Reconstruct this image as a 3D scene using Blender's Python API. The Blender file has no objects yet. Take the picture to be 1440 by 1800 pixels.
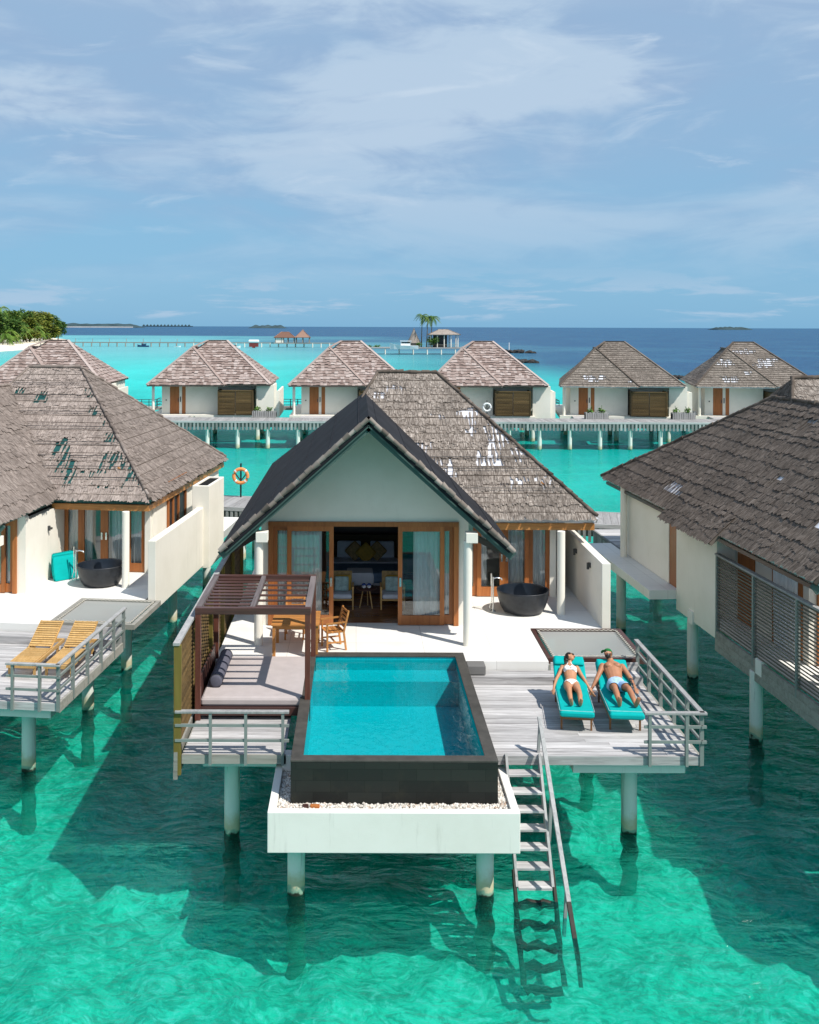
import bpy, bmesh, math, random
from mathutils import Vector, Matrix, noise
from math import radians as R, sin, cos, pi, tan, atan2, sqrt
random.seed(7)
S = bpy.context.scene
C = S.collection
# ------------------------------------------------------------------ camera
CAMZ = 9.85
cam = bpy.data.objects.new('camera', bpy.data.cameras.new('camera'))
C.objects.link(cam)
S.camera = cam
cam.data.sensor_fit = 'HORIZONTAL'
cam.data.sensor_width = 36.0
cam.data.lens = 1700 / 1440 * 36
cam.data.shift_x = 92 / 1440
cam.data.shift_y = -326 / 1440
cam.data.clip_start = 0.5
cam.data.clip_end = 60000
cam.matrix_world = Matrix.Translation((0, 0, CAMZ)) @ Matrix.Rotation(R(90), 4, 'X') @ Matrix.Rotation(R(0.2), 4, 'Z')
# ------------------------------------------------------------------ render
S.render.engine = 'CYCLES'
S.cycles.use_denoising = True
S.cycles.max_bounces = 8
S.cycles.diffuse_bounces = 4
S.cycles.glossy_bounces = 3
S.cycles.transmission_bounces = 4
S.cycles.transparent_max_bounces = 16
S.cycles.caustics_reflective = False
S.cycles.caustics_refractive = False
S.cycles.sample_clamp_indirect = 6
S.view_settings.view_transform = 'Standard'
S.view_settings.look = 'None'
S.view_settings.gamma = 1
S.view_settings.exposure = 0.22
# ------------------------------------------------------------------ sun
SUN = Vector((0.58, -0.45, 1.0)).normalized()
sl = bpy.data.lights.new('sun', 'SUN')
sl.energy = 4.6
sl.angle = R(0.53)
sl.color = (1.0, 0.955, 0.88)
so = bpy.data.objects.new('sun', sl)
C.objects.link(so)
so.rotation_euler = SUN.to_track_quat('Z', 'Y').to_euler()
so.location = (40, -30, 80)
# ------------------------------------------------------------------ world
W = bpy.data.worlds.new('World')
S.world = W
W.use_nodes = True
def N(nt, typ, ins=None, **kw):
    n = nt.nodes.new(typ)
    for k, v in kw.items():
        setattr(n, k, v)
    for k, v in (ins or {}).items():
        if isinstance(v, bpy.types.NodeSocket):
            nt.links.new(v, n.inputs[k])
        else:
            n.inputs[k].default_value = v
    return n
def rgba(c):
    return (c[0], c[1], c[2], 1.0)
def ramp(nt, fac, stops, interp='LINEAR'):
    n = nt.nodes.new('ShaderNodeValToRGB')
    n.color_ramp.interpolation = interp
    e = n.color_ramp.elements
    while len(e) < len(stops):
        e.new(0.5)
    for i, (p, c) in enumerate(stops):
        e[i].position = p
        e[i].color = rgba(c) if isinstance(c, tuple) else (c, c, c, 1)
    nt.links.new(fac, n.inputs[0])
    return n.outputs[0]
def mixc(nt, fac, a, b, mode='MIX'):
    n = nt.nodes.new('ShaderNodeMix')
    n.data_type = 'RGBA'
    n.blend_type = mode
    for idx, v in ((0, fac), (6, a), (7, b)):
        if isinstance(v, bpy.types.NodeSocket):
            nt.links.new(v, n.inputs[idx])
        else:
            n.inputs[idx].default_value = rgba(v) if isinstance(v, tuple) else v
    return n.outputs[2]
def mathn(nt, op, a, b=None, clamp=False):
    n = nt.nodes.new('ShaderNodeMath')
    n.operation = op
    n.use_clamp = clamp
    for i, v in enumerate((a, b)):
        if v is None: continue
        if isinstance(v, bpy.types.NodeSocket): nt.links.new(v, n.inputs[i])
        else: n.inputs[i].default_value = v
    return n.outputs[0]
def mapr(nt, v, a, b, c, d):
    n = N(nt, 'ShaderNodeMapRange', {0: v, 1: a, 2: b, 3: c, 4: d})
    n.interpolation_type = 'SMOOTHSTEP'
    return n.outputs[0]
def build_world():
    nt = W.node_tree
    nt.nodes.clear()
    out = nt.nodes.new('ShaderNodeOutputWorld')
    bg = nt.nodes.new('ShaderNodeBackground')
    sky = N(nt, 'ShaderNodeTexSky', sky_type='NISHITA', sun_disc=False)
    sky.sun_elevation = math.asin(SUN.z)
    sky.sun_rotation = atan2(SUN.x, SUN.y)
    sky.air_density = 1.0
    sky.dust_density = 0.6
    sky.ozone_density = 1.6
    tc = nt.nodes.new('ShaderNodeTexCoord')
    d = tc.outputs['Generated']
    sep = N(nt, 'ShaderNodeSeparateXYZ', {0: d})
    z = sep.outputs[2]
    # veil of thin high cloud, thicker higher up, clear blue band at the horizon
    def cl(scale, loc, nscale, detail, rough, dist):
        mp = N(nt, 'ShaderNodeMapping', {0: d, 1: loc, 3: scale})
        return N(nt, 'ShaderNodeTexNoise', {'Vector': mp.outputs[0], 'Scale': nscale, 'Detail': detail, 'Roughness': rough, 'Distortion': dist}).outputs[0]
    broad = cl((1, 1, 4.2), (3.1, 0.4, 1.7), 3.0, 6, 0.55, 0.5)
    wisp = cl((1.0, 1.0, 4.0), (0.35, 5.0, 2.35), 7.0, 8, 0.56, 0.9)
    low = cl((1.0, 1.0, 7.0), (7.3, 2.0, 0.3), 8.0, 6, 0.6, 0.3)
    mott = cl((1, 1, 3.4), (1.7, 8.2, 5.5), 8.5, 7, 0.6, 0.7)
    veil = mapr(nt, z, 0.0, 0.24, 0.0, 0.72)
    b2 = mapr(nt, broad, 0.30, 0.68, -0.30, 0.36)
    veil = mathn(nt, 'ADD', veil, b2)
    veil = mathn(nt, 'MULTIPLY', veil, mapr(nt, z, 0.005, 0.10, 0.0, 1.0), clamp=True)
    # cloud veil colour: lavender grey to pale
    vc = mixc(nt, mapr(nt, mathn(nt, 'ADD', mathn(nt, 'MULTIPLY', broad, 0.62), mathn(nt, 'MULTIPLY', mott, 0.38)), 0.43, 0.585, 0, 1), (2.75, 3.95, 5.75), (4.1, 5.3, 6.7))
    grad = ramp(nt, z, [(0.0, (1.6, 4.0, 6.4)), (0.10, (2.05, 4.25, 6.3)), (0.30, (2.95, 4.6, 6.4)), (0.38, (7.2, 7.6, 8.3)), (0.56, (7.0, 7.4, 8.0)), (0.70, (1.9, 3.2, 5.2)), (1.0, (1.2, 2.4, 4.6))])  # bright band above the frame added to lift shaded walls; zenith dimmed
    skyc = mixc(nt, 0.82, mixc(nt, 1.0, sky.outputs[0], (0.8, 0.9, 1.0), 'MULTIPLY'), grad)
    c1 = mixc(nt, veil, skyc, vc)
    wf = mathn(nt, 'MULTIPLY', mapr(nt, wisp, 0.55, 0.76, 0.0, 0.62), mapr(nt, z, 0.06, 0.14, 0.0, 1.0))
    c2 = mixc(nt, wf, c1, (5.2, 6.2, 7.3))
    lf = mathn(nt, 'MULTIPLY', mapr(nt, low, 0.50, 0.62, 0.0, 0.85), mapr(nt, z, 0.075, 0.02, 0.0, 1.0))
    lf = mathn(nt, 'MULTIPLY', lf, mapr(nt, z, 0.004, 0.012, 0.0, 1.0))
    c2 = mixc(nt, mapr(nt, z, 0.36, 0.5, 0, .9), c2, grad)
    c3 = mixc(nt, lf, c2, (3.6, 5.0, 6.5))
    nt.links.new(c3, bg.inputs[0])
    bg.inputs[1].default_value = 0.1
    nt.links.new(bg.outputs[0], out.inputs[0])
build_world()
# ------------------------------------------------------------------ material helpers
MATS = {}
def newmat(name):
    m = bpy.data.materials.new(name)
    m.use_nodes = True
    m.node_tree.nodes.clear()
    MATS[name] = m
    return m, m.node_tree
def finish(nt, shader):
    o = nt.nodes.new('ShaderNodeOutputMaterial')
    nt.links.new(shader, o.inputs[0])
def P(nt, col, rough=0.6, spec=0.3, metal=0.0, normal=None):
    n = nt.nodes.new('ShaderNodeBsdfPrincipled')
    for k, v in (('Base Color', col), ('Roughness', rough), ('Specular IOR Level', spec), ('Metallic', metal), ('Normal', normal)):
        if v is None: continue
        if isinstance(v, bpy.types.NodeSocket): nt.links.new(v, n.inputs[k])
        else: n.inputs[k].default_value = rgba(v) if isinstance(v, tuple) else v
    return n.outputs[0]
def bump(nt, h, strength=0.3, dist=0.02, normal=None):
    n = N(nt, 'ShaderNodeBump', {'Strength': strength, 'Distance': dist, 'Height': h})
    if normal: nt.links.new(normal, n.inputs['Normal'])
    return n.outputs[0]
def coords(nt, kind='Object', scale=(1, 1, 1)):
    tc = nt.nodes.new('ShaderNodeTexCoord')
    return N(nt, 'ShaderNodeMapping', {0: tc.outputs[kind], 3: scale}).outputs[0]
def tex(nt, vec, scale, detail=4, rough=0.55, dist=0.0):
    return N(nt, 'ShaderNodeTexNoise', {'Vector': vec, 'Scale': scale, 'Detail': detail, 'Roughness': rough, 'Distortion': dist}).outputs[0]
def rnd_attr(nt):
    return N(nt, 'ShaderNodeAttribute', attribute_name='rnd').outputs['Fac']
def world_pos(nt):
    return N(nt, 'ShaderNodeNewGeometry').outputs['Position']
def m_plain(name, col, rough=0.6, spec=0.3, metal=0.0, var=0.10, nscale=3.0, bmp=0.0, bscale=60):
    m, nt = newmat(name)
    v = coords(nt)
    n = tex(nt, v, nscale, 5)
    dk = tuple(x * (1 - var) for x in col)
    lt = tuple(min(1, x * (1 + var)) for x in col)
    c = ramp(nt, n, [(0.3, dk), (0.7, lt)])
    nm = bump(nt, tex(nt, v, bscale, 3), bmp, 0.01) if bmp else None
    finish(nt, P(nt, c, rough, spec, metal, nm))
    return m
def m_wood(name, c1, c2, c3, axis='X', rough=0.55, spec=0.3, grain=26, bmp=0.25, rv=0.35):
    m, nt = newmat(name)
    sc = {'X': (0.07, 1, 1), 'Y': (1, 0.07, 1), 'Z': (1, 1, 0.07)}[axis]
    r = rnd_attr(nt)
    v0 = coords(nt, 'Object', sc)
    off = N(nt, 'ShaderNodeVectorMath', {0: v0, 1: N(nt, 'ShaderNodeCombineXYZ', {0: mathn(nt, 'MULTIPLY', r, 37.0), 1: mathn(nt, 'MULTIPLY', r, 11.0), 2: mathn(nt, 'MULTIPLY', r, 23.0)}).outputs[0]}, operation='ADD').outputs[0]
    n = tex(nt, off, grain, 5, 0.6, 0.6)
    n2 = tex(nt, off, grain * 0.2, 3)
    c = ramp(nt, n, [(0.25, c1), (0.5, c2), (0.78, c3)])
    c = mixc(nt, mapr(nt, n2, 0.35, 0.7, 0, 0.45), c, c3)
    k = mathn(nt, 'ADD', mathn(nt, 'MULTIPLY', r, rv), 1 - rv * 0.5)
    c = mixc(nt, 1.0, c, N(nt, 'ShaderNodeCombineXYZ', {0: k, 1: k, 2: k}).outputs[0], 'MULTIPLY')
    finish(nt, P(nt, c, rough, spec, 0, bump(nt, n, bmp, 0.01)))
    return m
def m_plaster(name, col, stain=0.25, rough=0.85):
    m, nt = newmat(name)
    p = world_pos(nt)
    n = tex(nt, p, 0.9, 6, 0.6)
    st = tex(nt, N(nt, 'ShaderNodeMapping', {0: p, 3: (5, 5, 0.5)}).outputs[0], 1.0, 6, 0.65)
    sp = tex(nt, p, 7, 6, 0.7)
    dk = (col[0] * 0.78, col[1] * 0.77, col[2] * 0.72)
    c = mixc(nt, mapr(nt, n, 0.35, 0.75, 0, 0.35), col, dk)
    c = mixc(nt, mapr(nt, st, 0.58, 0.8, 0, stain), c, (0.30, 0.29, 0.25))
    c = mixc(nt, mapr(nt, sp, 0.68, 0.82, 0, stain * 0.8), c, (0.25, 0.25, 0.22))
    finish(nt, P(nt, c, rough, 0.2, 0, bump(nt, tex(nt, p, 45, 4), 0.12, 0.01)))
    return m
def m_pile(name, col):
    m, nt = newmat(name)
    p = world_pos(nt)
    z = N(nt, 'ShaderNodeSeparateXYZ', {0: p}).outputs[2]
    st = tex(nt, N(nt, 'ShaderNodeMapping', {0: p, 3: (14, 14, 0.7)}).outputs[0], 1.0, 6, 0.7)
    n = tex(nt, p, 3.5, 6, 0.65)
    c = mixc(nt, mapr(nt, st, 0.55, 0.72, 0, 0.7), col, (0.26, 0.27, 0.27))
    zz = mathn(nt, 'ADD', z, mathn(nt, 'MULTIPLY', n, 0.5))
    c = mixc(nt, mapr(nt, zz, 0.72, 0.42, 0, 0.8), c, (0.50, 0.43, 0.24))     # tidal stain
    c = mixc(nt, mapr(nt, zz, 0.38, 0.32, 0, 0.9), c, (0.20, 0.36, 0.27))    # green weed line
    c = mixc(nt, mapr(nt, zz, 0.30, 0.24, 0, 1), c, (0.02, 0.026, 0.018))
    c = mixc(nt, mapr(nt, zz, 0.02, -0.75, 0, 0.92), c, (0.01, 0.22, 0.16))  # fades to the bed turquoise: water murk painted onto the shaft
    finish(nt, P(nt, c, 0.85, 0.2, 0, bump(nt, n, 0.4, 0.02)))
    return m
def m_thatch(name, dark, mid, light, edge=(0.03, 0.026, 0.022), moss=None):
    m, nt = newmat(name)
    r = rnd_attr(nt)
    uv = nt.nodes.new('ShaderNodeUVMap').outputs[0]
    mp = N(nt, 'ShaderNodeMapping', {0: uv, 3: (1, 0.12, 1)}).outputs[0]
    off = N(nt, 'ShaderNodeVectorMath', {0: mp, 1: N(nt, 'ShaderNodeCombineXYZ', {2: mathn(nt, 'MULTIPLY', r, 31.0)}).outputs[0]}, operation='ADD').outputs[0]
    n = tex(nt, off, 30, 3, 0.8)
    big = tex(nt, world_pos(nt), 0.8, 5, 0.6)
    c = ramp(nt, n, [(0.30, dark), (0.48, mid), (0.68, light)])
    k = mathn(nt, 'ADD', mathn(nt, 'MULTIPLY', r, 0.36), 0.82)
    c = mixc(nt, 1.0, c, N(nt, 'ShaderNodeCombineXYZ', {0: k, 1: k, 2: k}).outputs[0], 'MULTIPLY')
    c = mixc(nt, mapr(nt, big, 0.45, 0.7, 0, 0.45), c, edge if moss is None else moss)
    b = nt.nodes.new('ShaderNodeBsdfPrincipled')
    finish(nt, P(nt, c, 0.95, 0.1, 0, bump(nt, n, 0.55, 0.02)))
    return m
def m_shingle(name, c1, c2, c3):
    m, nt = newmat(name)
    r = rnd_attr(nt)
    p = world_pos(nt)
    n = tex(nt, p, 1.1, 5, 0.65)
    f = tex(nt, N(nt, 'ShaderNodeMapping', {0: p, 3: (9, 9, 3)}).outputs[0], 1, 4, 0.7)
    k = mathn(nt, 'ADD', mathn(nt, 'MULTIPLY', r, 0.75), mathn(nt, 'MULTIPLY', f, 0.3))
    c = ramp(nt, k, [(0.1, c1), (0.5, c2), (0.95, c3)])
    c = mixc(nt, mapr(nt, n, 0.48, 0.72, 0, 0.25), c, c1)
    finish(nt, P(nt, c, 0.9, 0.15))
    return m
def m_glass(name, refl=0.8, tint=(0.95, 0.97, 0.965)):
    m, nt = newmat(name)
    t = N(nt, 'ShaderNodeBsdfTransparent', {0: rgba(tint)}).outputs[0]
    g = N(nt, 'ShaderNodeBsdfGlossy', {0: (1, 1, 1, 1), 1: 0.02}).outputs[0]
    f = N(nt, 'ShaderNodeFresnel', {0: 1.55}).outputs[0]
    f = mathn(nt, 'ADD', mathn(nt, 'MULTIPLY', f, 1.0 * refl), 0.02 * refl, True)
    finish(nt, N(nt, 'ShaderNodeMixShader', {0: f, 1: t, 2: g}).outputs[0])
    return m
M = MATS
m_plaster('plaster', (0.83, 0.79, 0.70), 0.26)
m_plaster('white_concrete', (0.82, 0.80, 0.74), 0.45)
m_plaster('far_plaster', (0.84, 0.80, 0.71), 0.22)
m_plaster('step_stone', (0.17, 0.165, 0.16), 0.2)
m_pile('pile_paint', (0.74, 0.74, 0.68))
m_wood('teak', (0.30, 0.11, 0.025), (0.46, 0.19, 0.05), (0.58, 0.28, 0.09), 'X', 0.45, 0.35, 30, 0.12)
m_wood('teak_pale', (0.36, 0.20, 0.06), (0.52, 0.31, 0.11), (0.62, 0.40, 0.17), 'Y', 0.55, 0.25, 30, 0.12)
m_wood('teak_dark', (0.10, 0.045, 0.018), (0.17, 0.08, 0.03), (0.25, 0.12, 0.05), 'Y', 0.55, 0.25, 30, 0.12)
m_wood('door_wood', (0.23, 0.07, 0.018), (0.34, 0.115, 0.032), (0.42, 0.16, 0.05), 'Z', 0.4, 0.35, 22, 0.08)
m_wood('beam_weathered', (0.09, 0.075, 0.075), (0.15, 0.125, 0.125), (0.22, 0.19, 0.19), 'Y', 0.7, 0.2, 20, 0.2)
m_wood('mahogany', (0.042, 0.019, 0.016), (0.068, 0.030, 0.025), (0.105, 0.048, 0.040), 'X', 0.4, 0.4, 24, 0.12)
m_wood('mahogany_post', (0.06, 0.02, 0.014), (0.10, 0.032, 0.022), (0.15, 0.055, 0.035), 'Z', 0.4, 0.4, 24, 0.12)
m_wood('floor_wood', (0.10, 0.035, 0.012), (0.20, 0.075, 0.025), (0.30, 0.13, 0.045), 'X', 0.22, 0.5, 14, 0.05)
m_wood('panel_wood', (0.045, 0.03, 0.012), (0.085, 0.055, 0.022), (0.13, 0.085, 0.035), 'X', 0.6, 0.25, 9, 0.15, 0.6)
m_wood('deck_grey', (0.19, 0.178, 0.175), (0.40, 0.385, 0.38), (0.60, 0.585, 0.575), 'X', 0.85, 0.15, 20, 0.5, 0.42)
m_wood('deck_grey_y', (0.17, 0.162, 0.16), (0.29, 0.28, 0.275), (0.40, 0.39, 0.38), 'Y', 0.85, 0.15, 20, 0.5, 0.30)
m_wood('rail_wood', (0.20, 0.20, 0.20), (0.31, 0.31, 0.305), (0.42, 0.415, 0.405), 'Z', 0.8, 0.2, 18, 0.3, 0.25)
m_wood('fascia_grey', (0.17, 0.165, 0.145), (0.26, 0.25, 0.22), (0.36, 0.345, 0.31), 'X', 0.85, 0.15, 12, 0.4, 0.35)
m_wood('screen_slat', (0.085, 0.075, 0.06), (0.14, 0.125, 0.10), (0.20, 0.18, 0.145), 'Y', 0.8, 0.2, 14, 0.3, 0.4)
m_wood('screen_olive', (0.10, 0.075, 0.016), (0.17, 0.13, 0.03), (0.25, 0.19, 0.05), 'Z', 0.7, 0.2, 10, 0.2, 0.35)
m_wood('skirt_slat', (0.16, 0.16, 0.155), (0.29, 0.29, 0.28), (0.42, 0.42, 0.40), 'Z', 0.85, 0.15, 10, 0.3, 0.7)
m_plain('rail_metal', (0.215, 0.24, 0.225), 0.5, 0.4, 0.0, 0.10)
m_plain('membrane_black', (0.019, 0.020, 0.024), 0.85, 0.15, 0, 0.35, 1.4, 0.6, 3.5)
m_plain('membrane_white', (0.66, 0.66, 0.70), 0.6, 0.3, 0, 0.22, 2.2)
m_plain('membrane_teal', (0.012, 0.075, 0.072), 0.6, 0.3, 0, 0.3, 3)
m_plain('soffit_green', (0.060, 0.105, 0.092), 0.6, 0.3, 0, 0.15)
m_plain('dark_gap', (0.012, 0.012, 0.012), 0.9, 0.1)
m_plain('stone_black', (0.020, 0.022, 0.026), 0.42, 0.4, 0, 0.35, 6, 0.15, 40)
m_plain('bath_inside', (0.012, 0.018, 0.028), 0.35, 0.4, 0, 0.25, 4)
m_plain('chrome', (0.72, 0.72, 0.70), 0.18, 0.5, 0.9, 0.05)
m_plain('steel_dark', (0.06, 0.06, 0.06), 0.4, 0.5, 0.3, 0.1)
m_plain('turquoise_fabric', (0.0, 0.37, 0.355), 0.85, 0.15, 0, 0.07, 5, 0.2, 160)
m_plain('daybed_fabric', (0.44, 0.39, 0.38), 0.9, 0.1, 0, 0.06, 4, 0.25, 140)
m_plain('bolster_fabric', (0.105, 0.105, 0.135), 0.9, 0.1, 0, 0.10, 6, 0.25, 140)
m_plain('bed_white', (0.62, 0.66, 0.74), 0.9, 0.1, 0, 0.06, 5)
m_plain('bed_blue', (0.12, 0.19, 0.30), 0.9, 0.1, 0, 0.15, 5)
m_plain('pillow_tan', (0.36, 0.25, 0.12), 0.9, 0.1, 0, 0.35, 14)
m_plain('pillow_mustard', (0.46, 0.29, 0.06), 0.9, 0.1, 0, 0.15, 10)
m_plain('pillow_aqua', (0.34, 0.48, 0.48), 0.9, 0.1, 0, 0.35, 9)
m_plain('slipper', (0.78, 0.78, 0.80), 0.8, 0.1)
m_plain('slipper_blue', (0.06, 0.10, 0.30), 0.8, 0.1, 0, 0.2, 20)
m_plain('net_cord', (0.50, 0.47, 0.41), 0.9, 0.1, 0, 0.15, 12)
m_plain('buoy_orange', (0.80, 0.30, 0.10), 0.5, 0.3)
m_plain('white_paint', (0.80, 0.80, 0.79), 0.4, 0.4, 0, 0.05)
m_plain('boat_red', (0.20, 0.04, 0.035), 0.5, 0.3)
m_plain('boat_blue', (0.02, 0.06, 0.16), 0.4, 0.4)
m_plain('brick_orange', (0.42, 0.15, 0.045), 0.9, 0.1, 0, 0.25, 20)
m_plain('pipe_blue', (0.05, 0.30, 0.55), 0.4, 0.4)
m_plain('wet_wood', (0.035, 0.030, 0.024), 0.7, 0.3, 0, 0.3, 8)
m_plain('rock', (0.055, 0.052, 0.05), 0.95, 0.1, 0, 0.5, 0.6, 0.5, 2)
m_plain('sand', (0.78, 0.70, 0.56), 0.95, 0.1, 0, 0.08, 0.05)
m_plain('islet_haze_blue', (0.045, 0.075, 0.085), 0.95, 0.05, 0, 0.3, 0.02)  # blue of distance haze mixed into the land colour
m_plain('islet_sand', (0.55, 0.54, 0.52), 0.95, 0.05, 0, 0.1, 0.02)
m_plain('trunk', (0.22, 0.18, 0.13), 0.95, 0.1, 0, 0.3, 2)
m_plain('skin_woman', (0.47, 0.225, 0.12), 0.5, 0.35, 0, 0.08, 9)
m_plain('skin_man', (0.40, 0.18, 0.095), 0.5, 0.35, 0, 0.10, 9)
m_plain('hair_dark', (0.018, 0.011, 0.008), 0.5, 0.4, 0, 0.4, 30)
m_plain('cap_green', (0.010, 0.15, 0.040), 0.8, 0.2, 0, 0.12, 10)
m_plain('bikini_white', (0.82, 0.80, 0.79), 0.8, 0.2, 0, 0.04)
m_plain('shorts_blue', (0.36, 0.52, 0.70), 0.85, 0.15, 0, 0.25, 14)
m_plain('lens_black', (0.008, 0.008, 0.010), 0.15, 0.6)
m_plain('lip', (0.42, 0.13, 0.10), 0.5, 0.3)
m_plain('tattoo', (0.06, 0.05, 0.055), 0.6, 0.2)
m_plain('eye_white', (0.75, 0.72, 0.70), 0.3, 0.5)
m_plain('towel_white', (0.80, 0.80, 0.80), 0.95, 0.1, 0, 0.05)
m_thatch('thatch_main', (0.045, 0.035, 0.029), (0.205, 0.172, 0.147), (0.46, 0.405, 0.36), (0.10, 0.085, 0.074))
m_thatch('thatch_pale', (0.12, 0.094, 0.082), (0.285, 0.235, 0.208), (0.44, 0.375, 0.335), (0.19, 0.15, 0.13))
m_thatch('thatch_mid', (0.085, 0.067, 0.058), (0.21, 0.172, 0.15), (0.34, 0.29, 0.26), (0.13, 0.105, 0.09))
m_thatch('thatch_dark', (0.042, 0.032, 0.026), (0.115, 0.092, 0.076), (0.235, 0.195, 0.165), (0.06, 0.05, 0.042))
m_thatch('thatch_far', (0.09, 0.075, 0.062), (0.21, 0.178, 0.152), (0.36, 0.315, 0.28), (0.13, 0.11, 0.095))
m_shingle('shingle_pink', (0.19, 0.135, 0.118), (0.32, 0.245, 0.218), (0.46, 0.385, 0.355))
m_shingle('shingle_brown', (0.17, 0.09, 0.065), (0.25, 0.145, 0.105), (0.34, 0.21, 0.16))
m_glass('glass')
def m_terrace():
    m, nt = newmat('terrace_stone')
    p = world_pos(nt)
    br = N(nt, 'ShaderNodeTexBrick', {'Vector': coords(nt, 'Object'), 'Color1': (0.80, 0.785, 0.75, 1), 'Color2': (0.75, 0.735, 0.70, 1), 'Mortar': (0.50, 0.48, 0.45, 1),
        'Scale': 1.0, 'Mortar Size': 0.006, 'Mortar Smooth': 0.2, 'Brick Width': 1.6, 'Row Height': 1.35}, offset=0.0).outputs[0]
    n = tex(nt, p, 0.8, 6, 0.6)
    c = mixc(nt, mapr(nt, n, 0.45, 0.8, 0, 0.35), br, (0.60, 0.56, 0.50))
    finish(nt, P(nt, c, 0.6, 0.3))
m_terrace()
def m_poolwall():
    m, nt = newmat('pool_stone')
    tc = nt.nodes.new('ShaderNodeTexCoord')
    sp = N(nt, 'ShaderNodeSeparateXYZ', {0: tc.outputs['Object']})
    v = N(nt, 'ShaderNodeCombineXYZ', {0: mathn(nt, 'ADD', sp.outputs[0], sp.outputs[1]), 1: sp.outputs[2]}).outputs[0]
    br = N(nt, 'ShaderNodeTexBrick', {'Vector': v, 'Color1': (0.010, 0.011, 0.010, 1), 'Color2': (0.020, 0.022, 0.019, 1), 'Mortar': (0.006, 0.007, 0.006, 1),
        'Scale': 1.0, 'Mortar Size': 0.004, 'Brick Width': 0.6, 'Row Height': 0.2, 'Bias': 0.0}).outputs[0]
    n = tex(nt, tc.outputs['Object'], 2.2, 6, 0.65)
    z = sp.outputs[2]
    c = mixc(nt, mapr(nt, n, 0.5, 0.75, 0, 0.5), br, (0.034, 0.032, 0.020))
    finish(nt, P(nt, c, 0.55, 0.3, 0, bump(nt, n, 0.2, 0.01)))
    m, nt = newmat('coping_stone')
    v = coords(nt)
    n = tex(nt, v, 4, 6, 0.65)
    c = ramp(nt, n, [(0.3, (0.042, 0.039, 0.034)), (0.7, (0.078, 0.072, 0.063))])
    finish(nt, P(nt, c, 0.6, 0.35))
    m, nt = newmat('pool_tile')
    tc = nt.nodes.new('ShaderNodeTexCoord')
    sp = N(nt, 'ShaderNodeSeparateXYZ', {0: tc.outputs['Object']})
    v = N(nt, 'ShaderNodeCombineXYZ', {0: sp.outputs[0], 1: mathn(nt, 'ADD', sp.outputs[1], sp.outputs[2])}).outputs[0]
    br = N(nt, 'ShaderNodeTexBrick', {'Vector': v, 'Color1': (0.0, 0.50, 0.54, 1), 'Color2': (0.005, 0.42, 0.46, 1), 'Mortar': (0.06, 0.48, 0.53, 1),
        'Scale': 1.0, 'Mortar Size': 0.004, 'Brick Width': 0.06, 'Row Height': 0.06}, offset=0.0).outputs[0]
    finish(nt, P(nt, br, 0.3, 0.4))
    m, nt = newmat('pool_water')
    p = world_pos(nt)
    h = tex(nt, N(nt, 'ShaderNodeMapping', {0: p, 3: (1, 0.7, 1)}).outputs[0], 5.0, 3, 0.5, 0.8)
    nm = bump(nt, h, 0.25, 0.06)
    t = N(nt, 'ShaderNodeBsdfTransparent', {0: (0.30, 0.90, 0.93, 1)}).outputs[0]
    g = N(nt, 'ShaderNodeBsdfGlossy', {0: (1, 1, 1, 1), 1: 0.03, 'Normal': nm}).outputs[0]
    f = N(nt, 'ShaderNodeFresnel', {0: 1.33, 1: nm}).outputs[0]
    finish(nt, N(nt, 'ShaderNodeMixShader', {0: mathn(nt, 'MULTIPLY', f, 0.9), 1: t, 2: g}).outputs[0])
m_poolwall()
def m_curtain():
    m, nt = newmat('curtain_cloth')
    d = N(nt, 'ShaderNodeBsdfDiffuse', {0: (0.90, 0.92, 0.92, 1)}).outputs[0]
    t = N(nt, 'ShaderNodeBsdfTranslucent', {0: (0.8, 0.84, 0.84, 1)}).outputs[0]
    finish(nt, N(nt, 'ShaderNodeMixShader', {0: 0.15, 1: d, 2: t}).outputs[0])
    m, nt = newmat('net_mesh')      # fine woven net: partly open
    p = coords(nt)
    d = P(nt, (0.42, 0.42, 0.40), 0.9, 0.1)
    t = N(nt, 'ShaderNodeBsdfTransparent').outputs[0]
    finish(nt, N(nt, 'ShaderNodeMixShader', {0: 0.34, 1: d, 2: t}).outputs[0])
    m, nt = newmat('gravel')
    r = rnd_attr(nt)
    c = ramp(nt, r, [(0.0, (0.30, 0.27, 0.23)), (0.35, (0.62, 0.58, 0.52)), (0.8, (0.78, 0.76, 0.71)), (1.0, (0.40, 0.28, 0.20))])
    finish(nt, P(nt, c, 0.9, 0.1))
m_curtain()
def m_leaf(name, a, b, c_):
    m, nt = newmat(name)
    r = rnd_attr(nt)
    c = ramp(nt, r, [(0.0, a), (0.55, b), (1.0, c_)])
    d = P(nt, c, 0.7, 0.2)
    t = N(nt, 'ShaderNodeBsdfTranslucent', {0: c}).outputs[0]
    finish(nt, N(nt, 'ShaderNodeMixShader', {0: 0.25, 1: d, 2: t}).outputs[0])
m_leaf('leaf_dark', (0.035, 0.085, 0.02), (0.09, 0.18, 0.035), (0.20, 0.25, 0.05))
m_leaf('leaf_olive', (0.07, 0.11, 0.022), (0.18, 0.22, 0.033), (0.38, 0.33, 0.06))
m_leaf('leaf_palm', (0.06, 0.12, 0.02), (0.14, 0.26, 0.035), (0.32, 0.36, 0.09))
m_leaf('leaf_fresh', (0.05, 0.11, 0.02), (0.10, 0.22, 0.04), (0.22, 0.33, 0.08))
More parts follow.
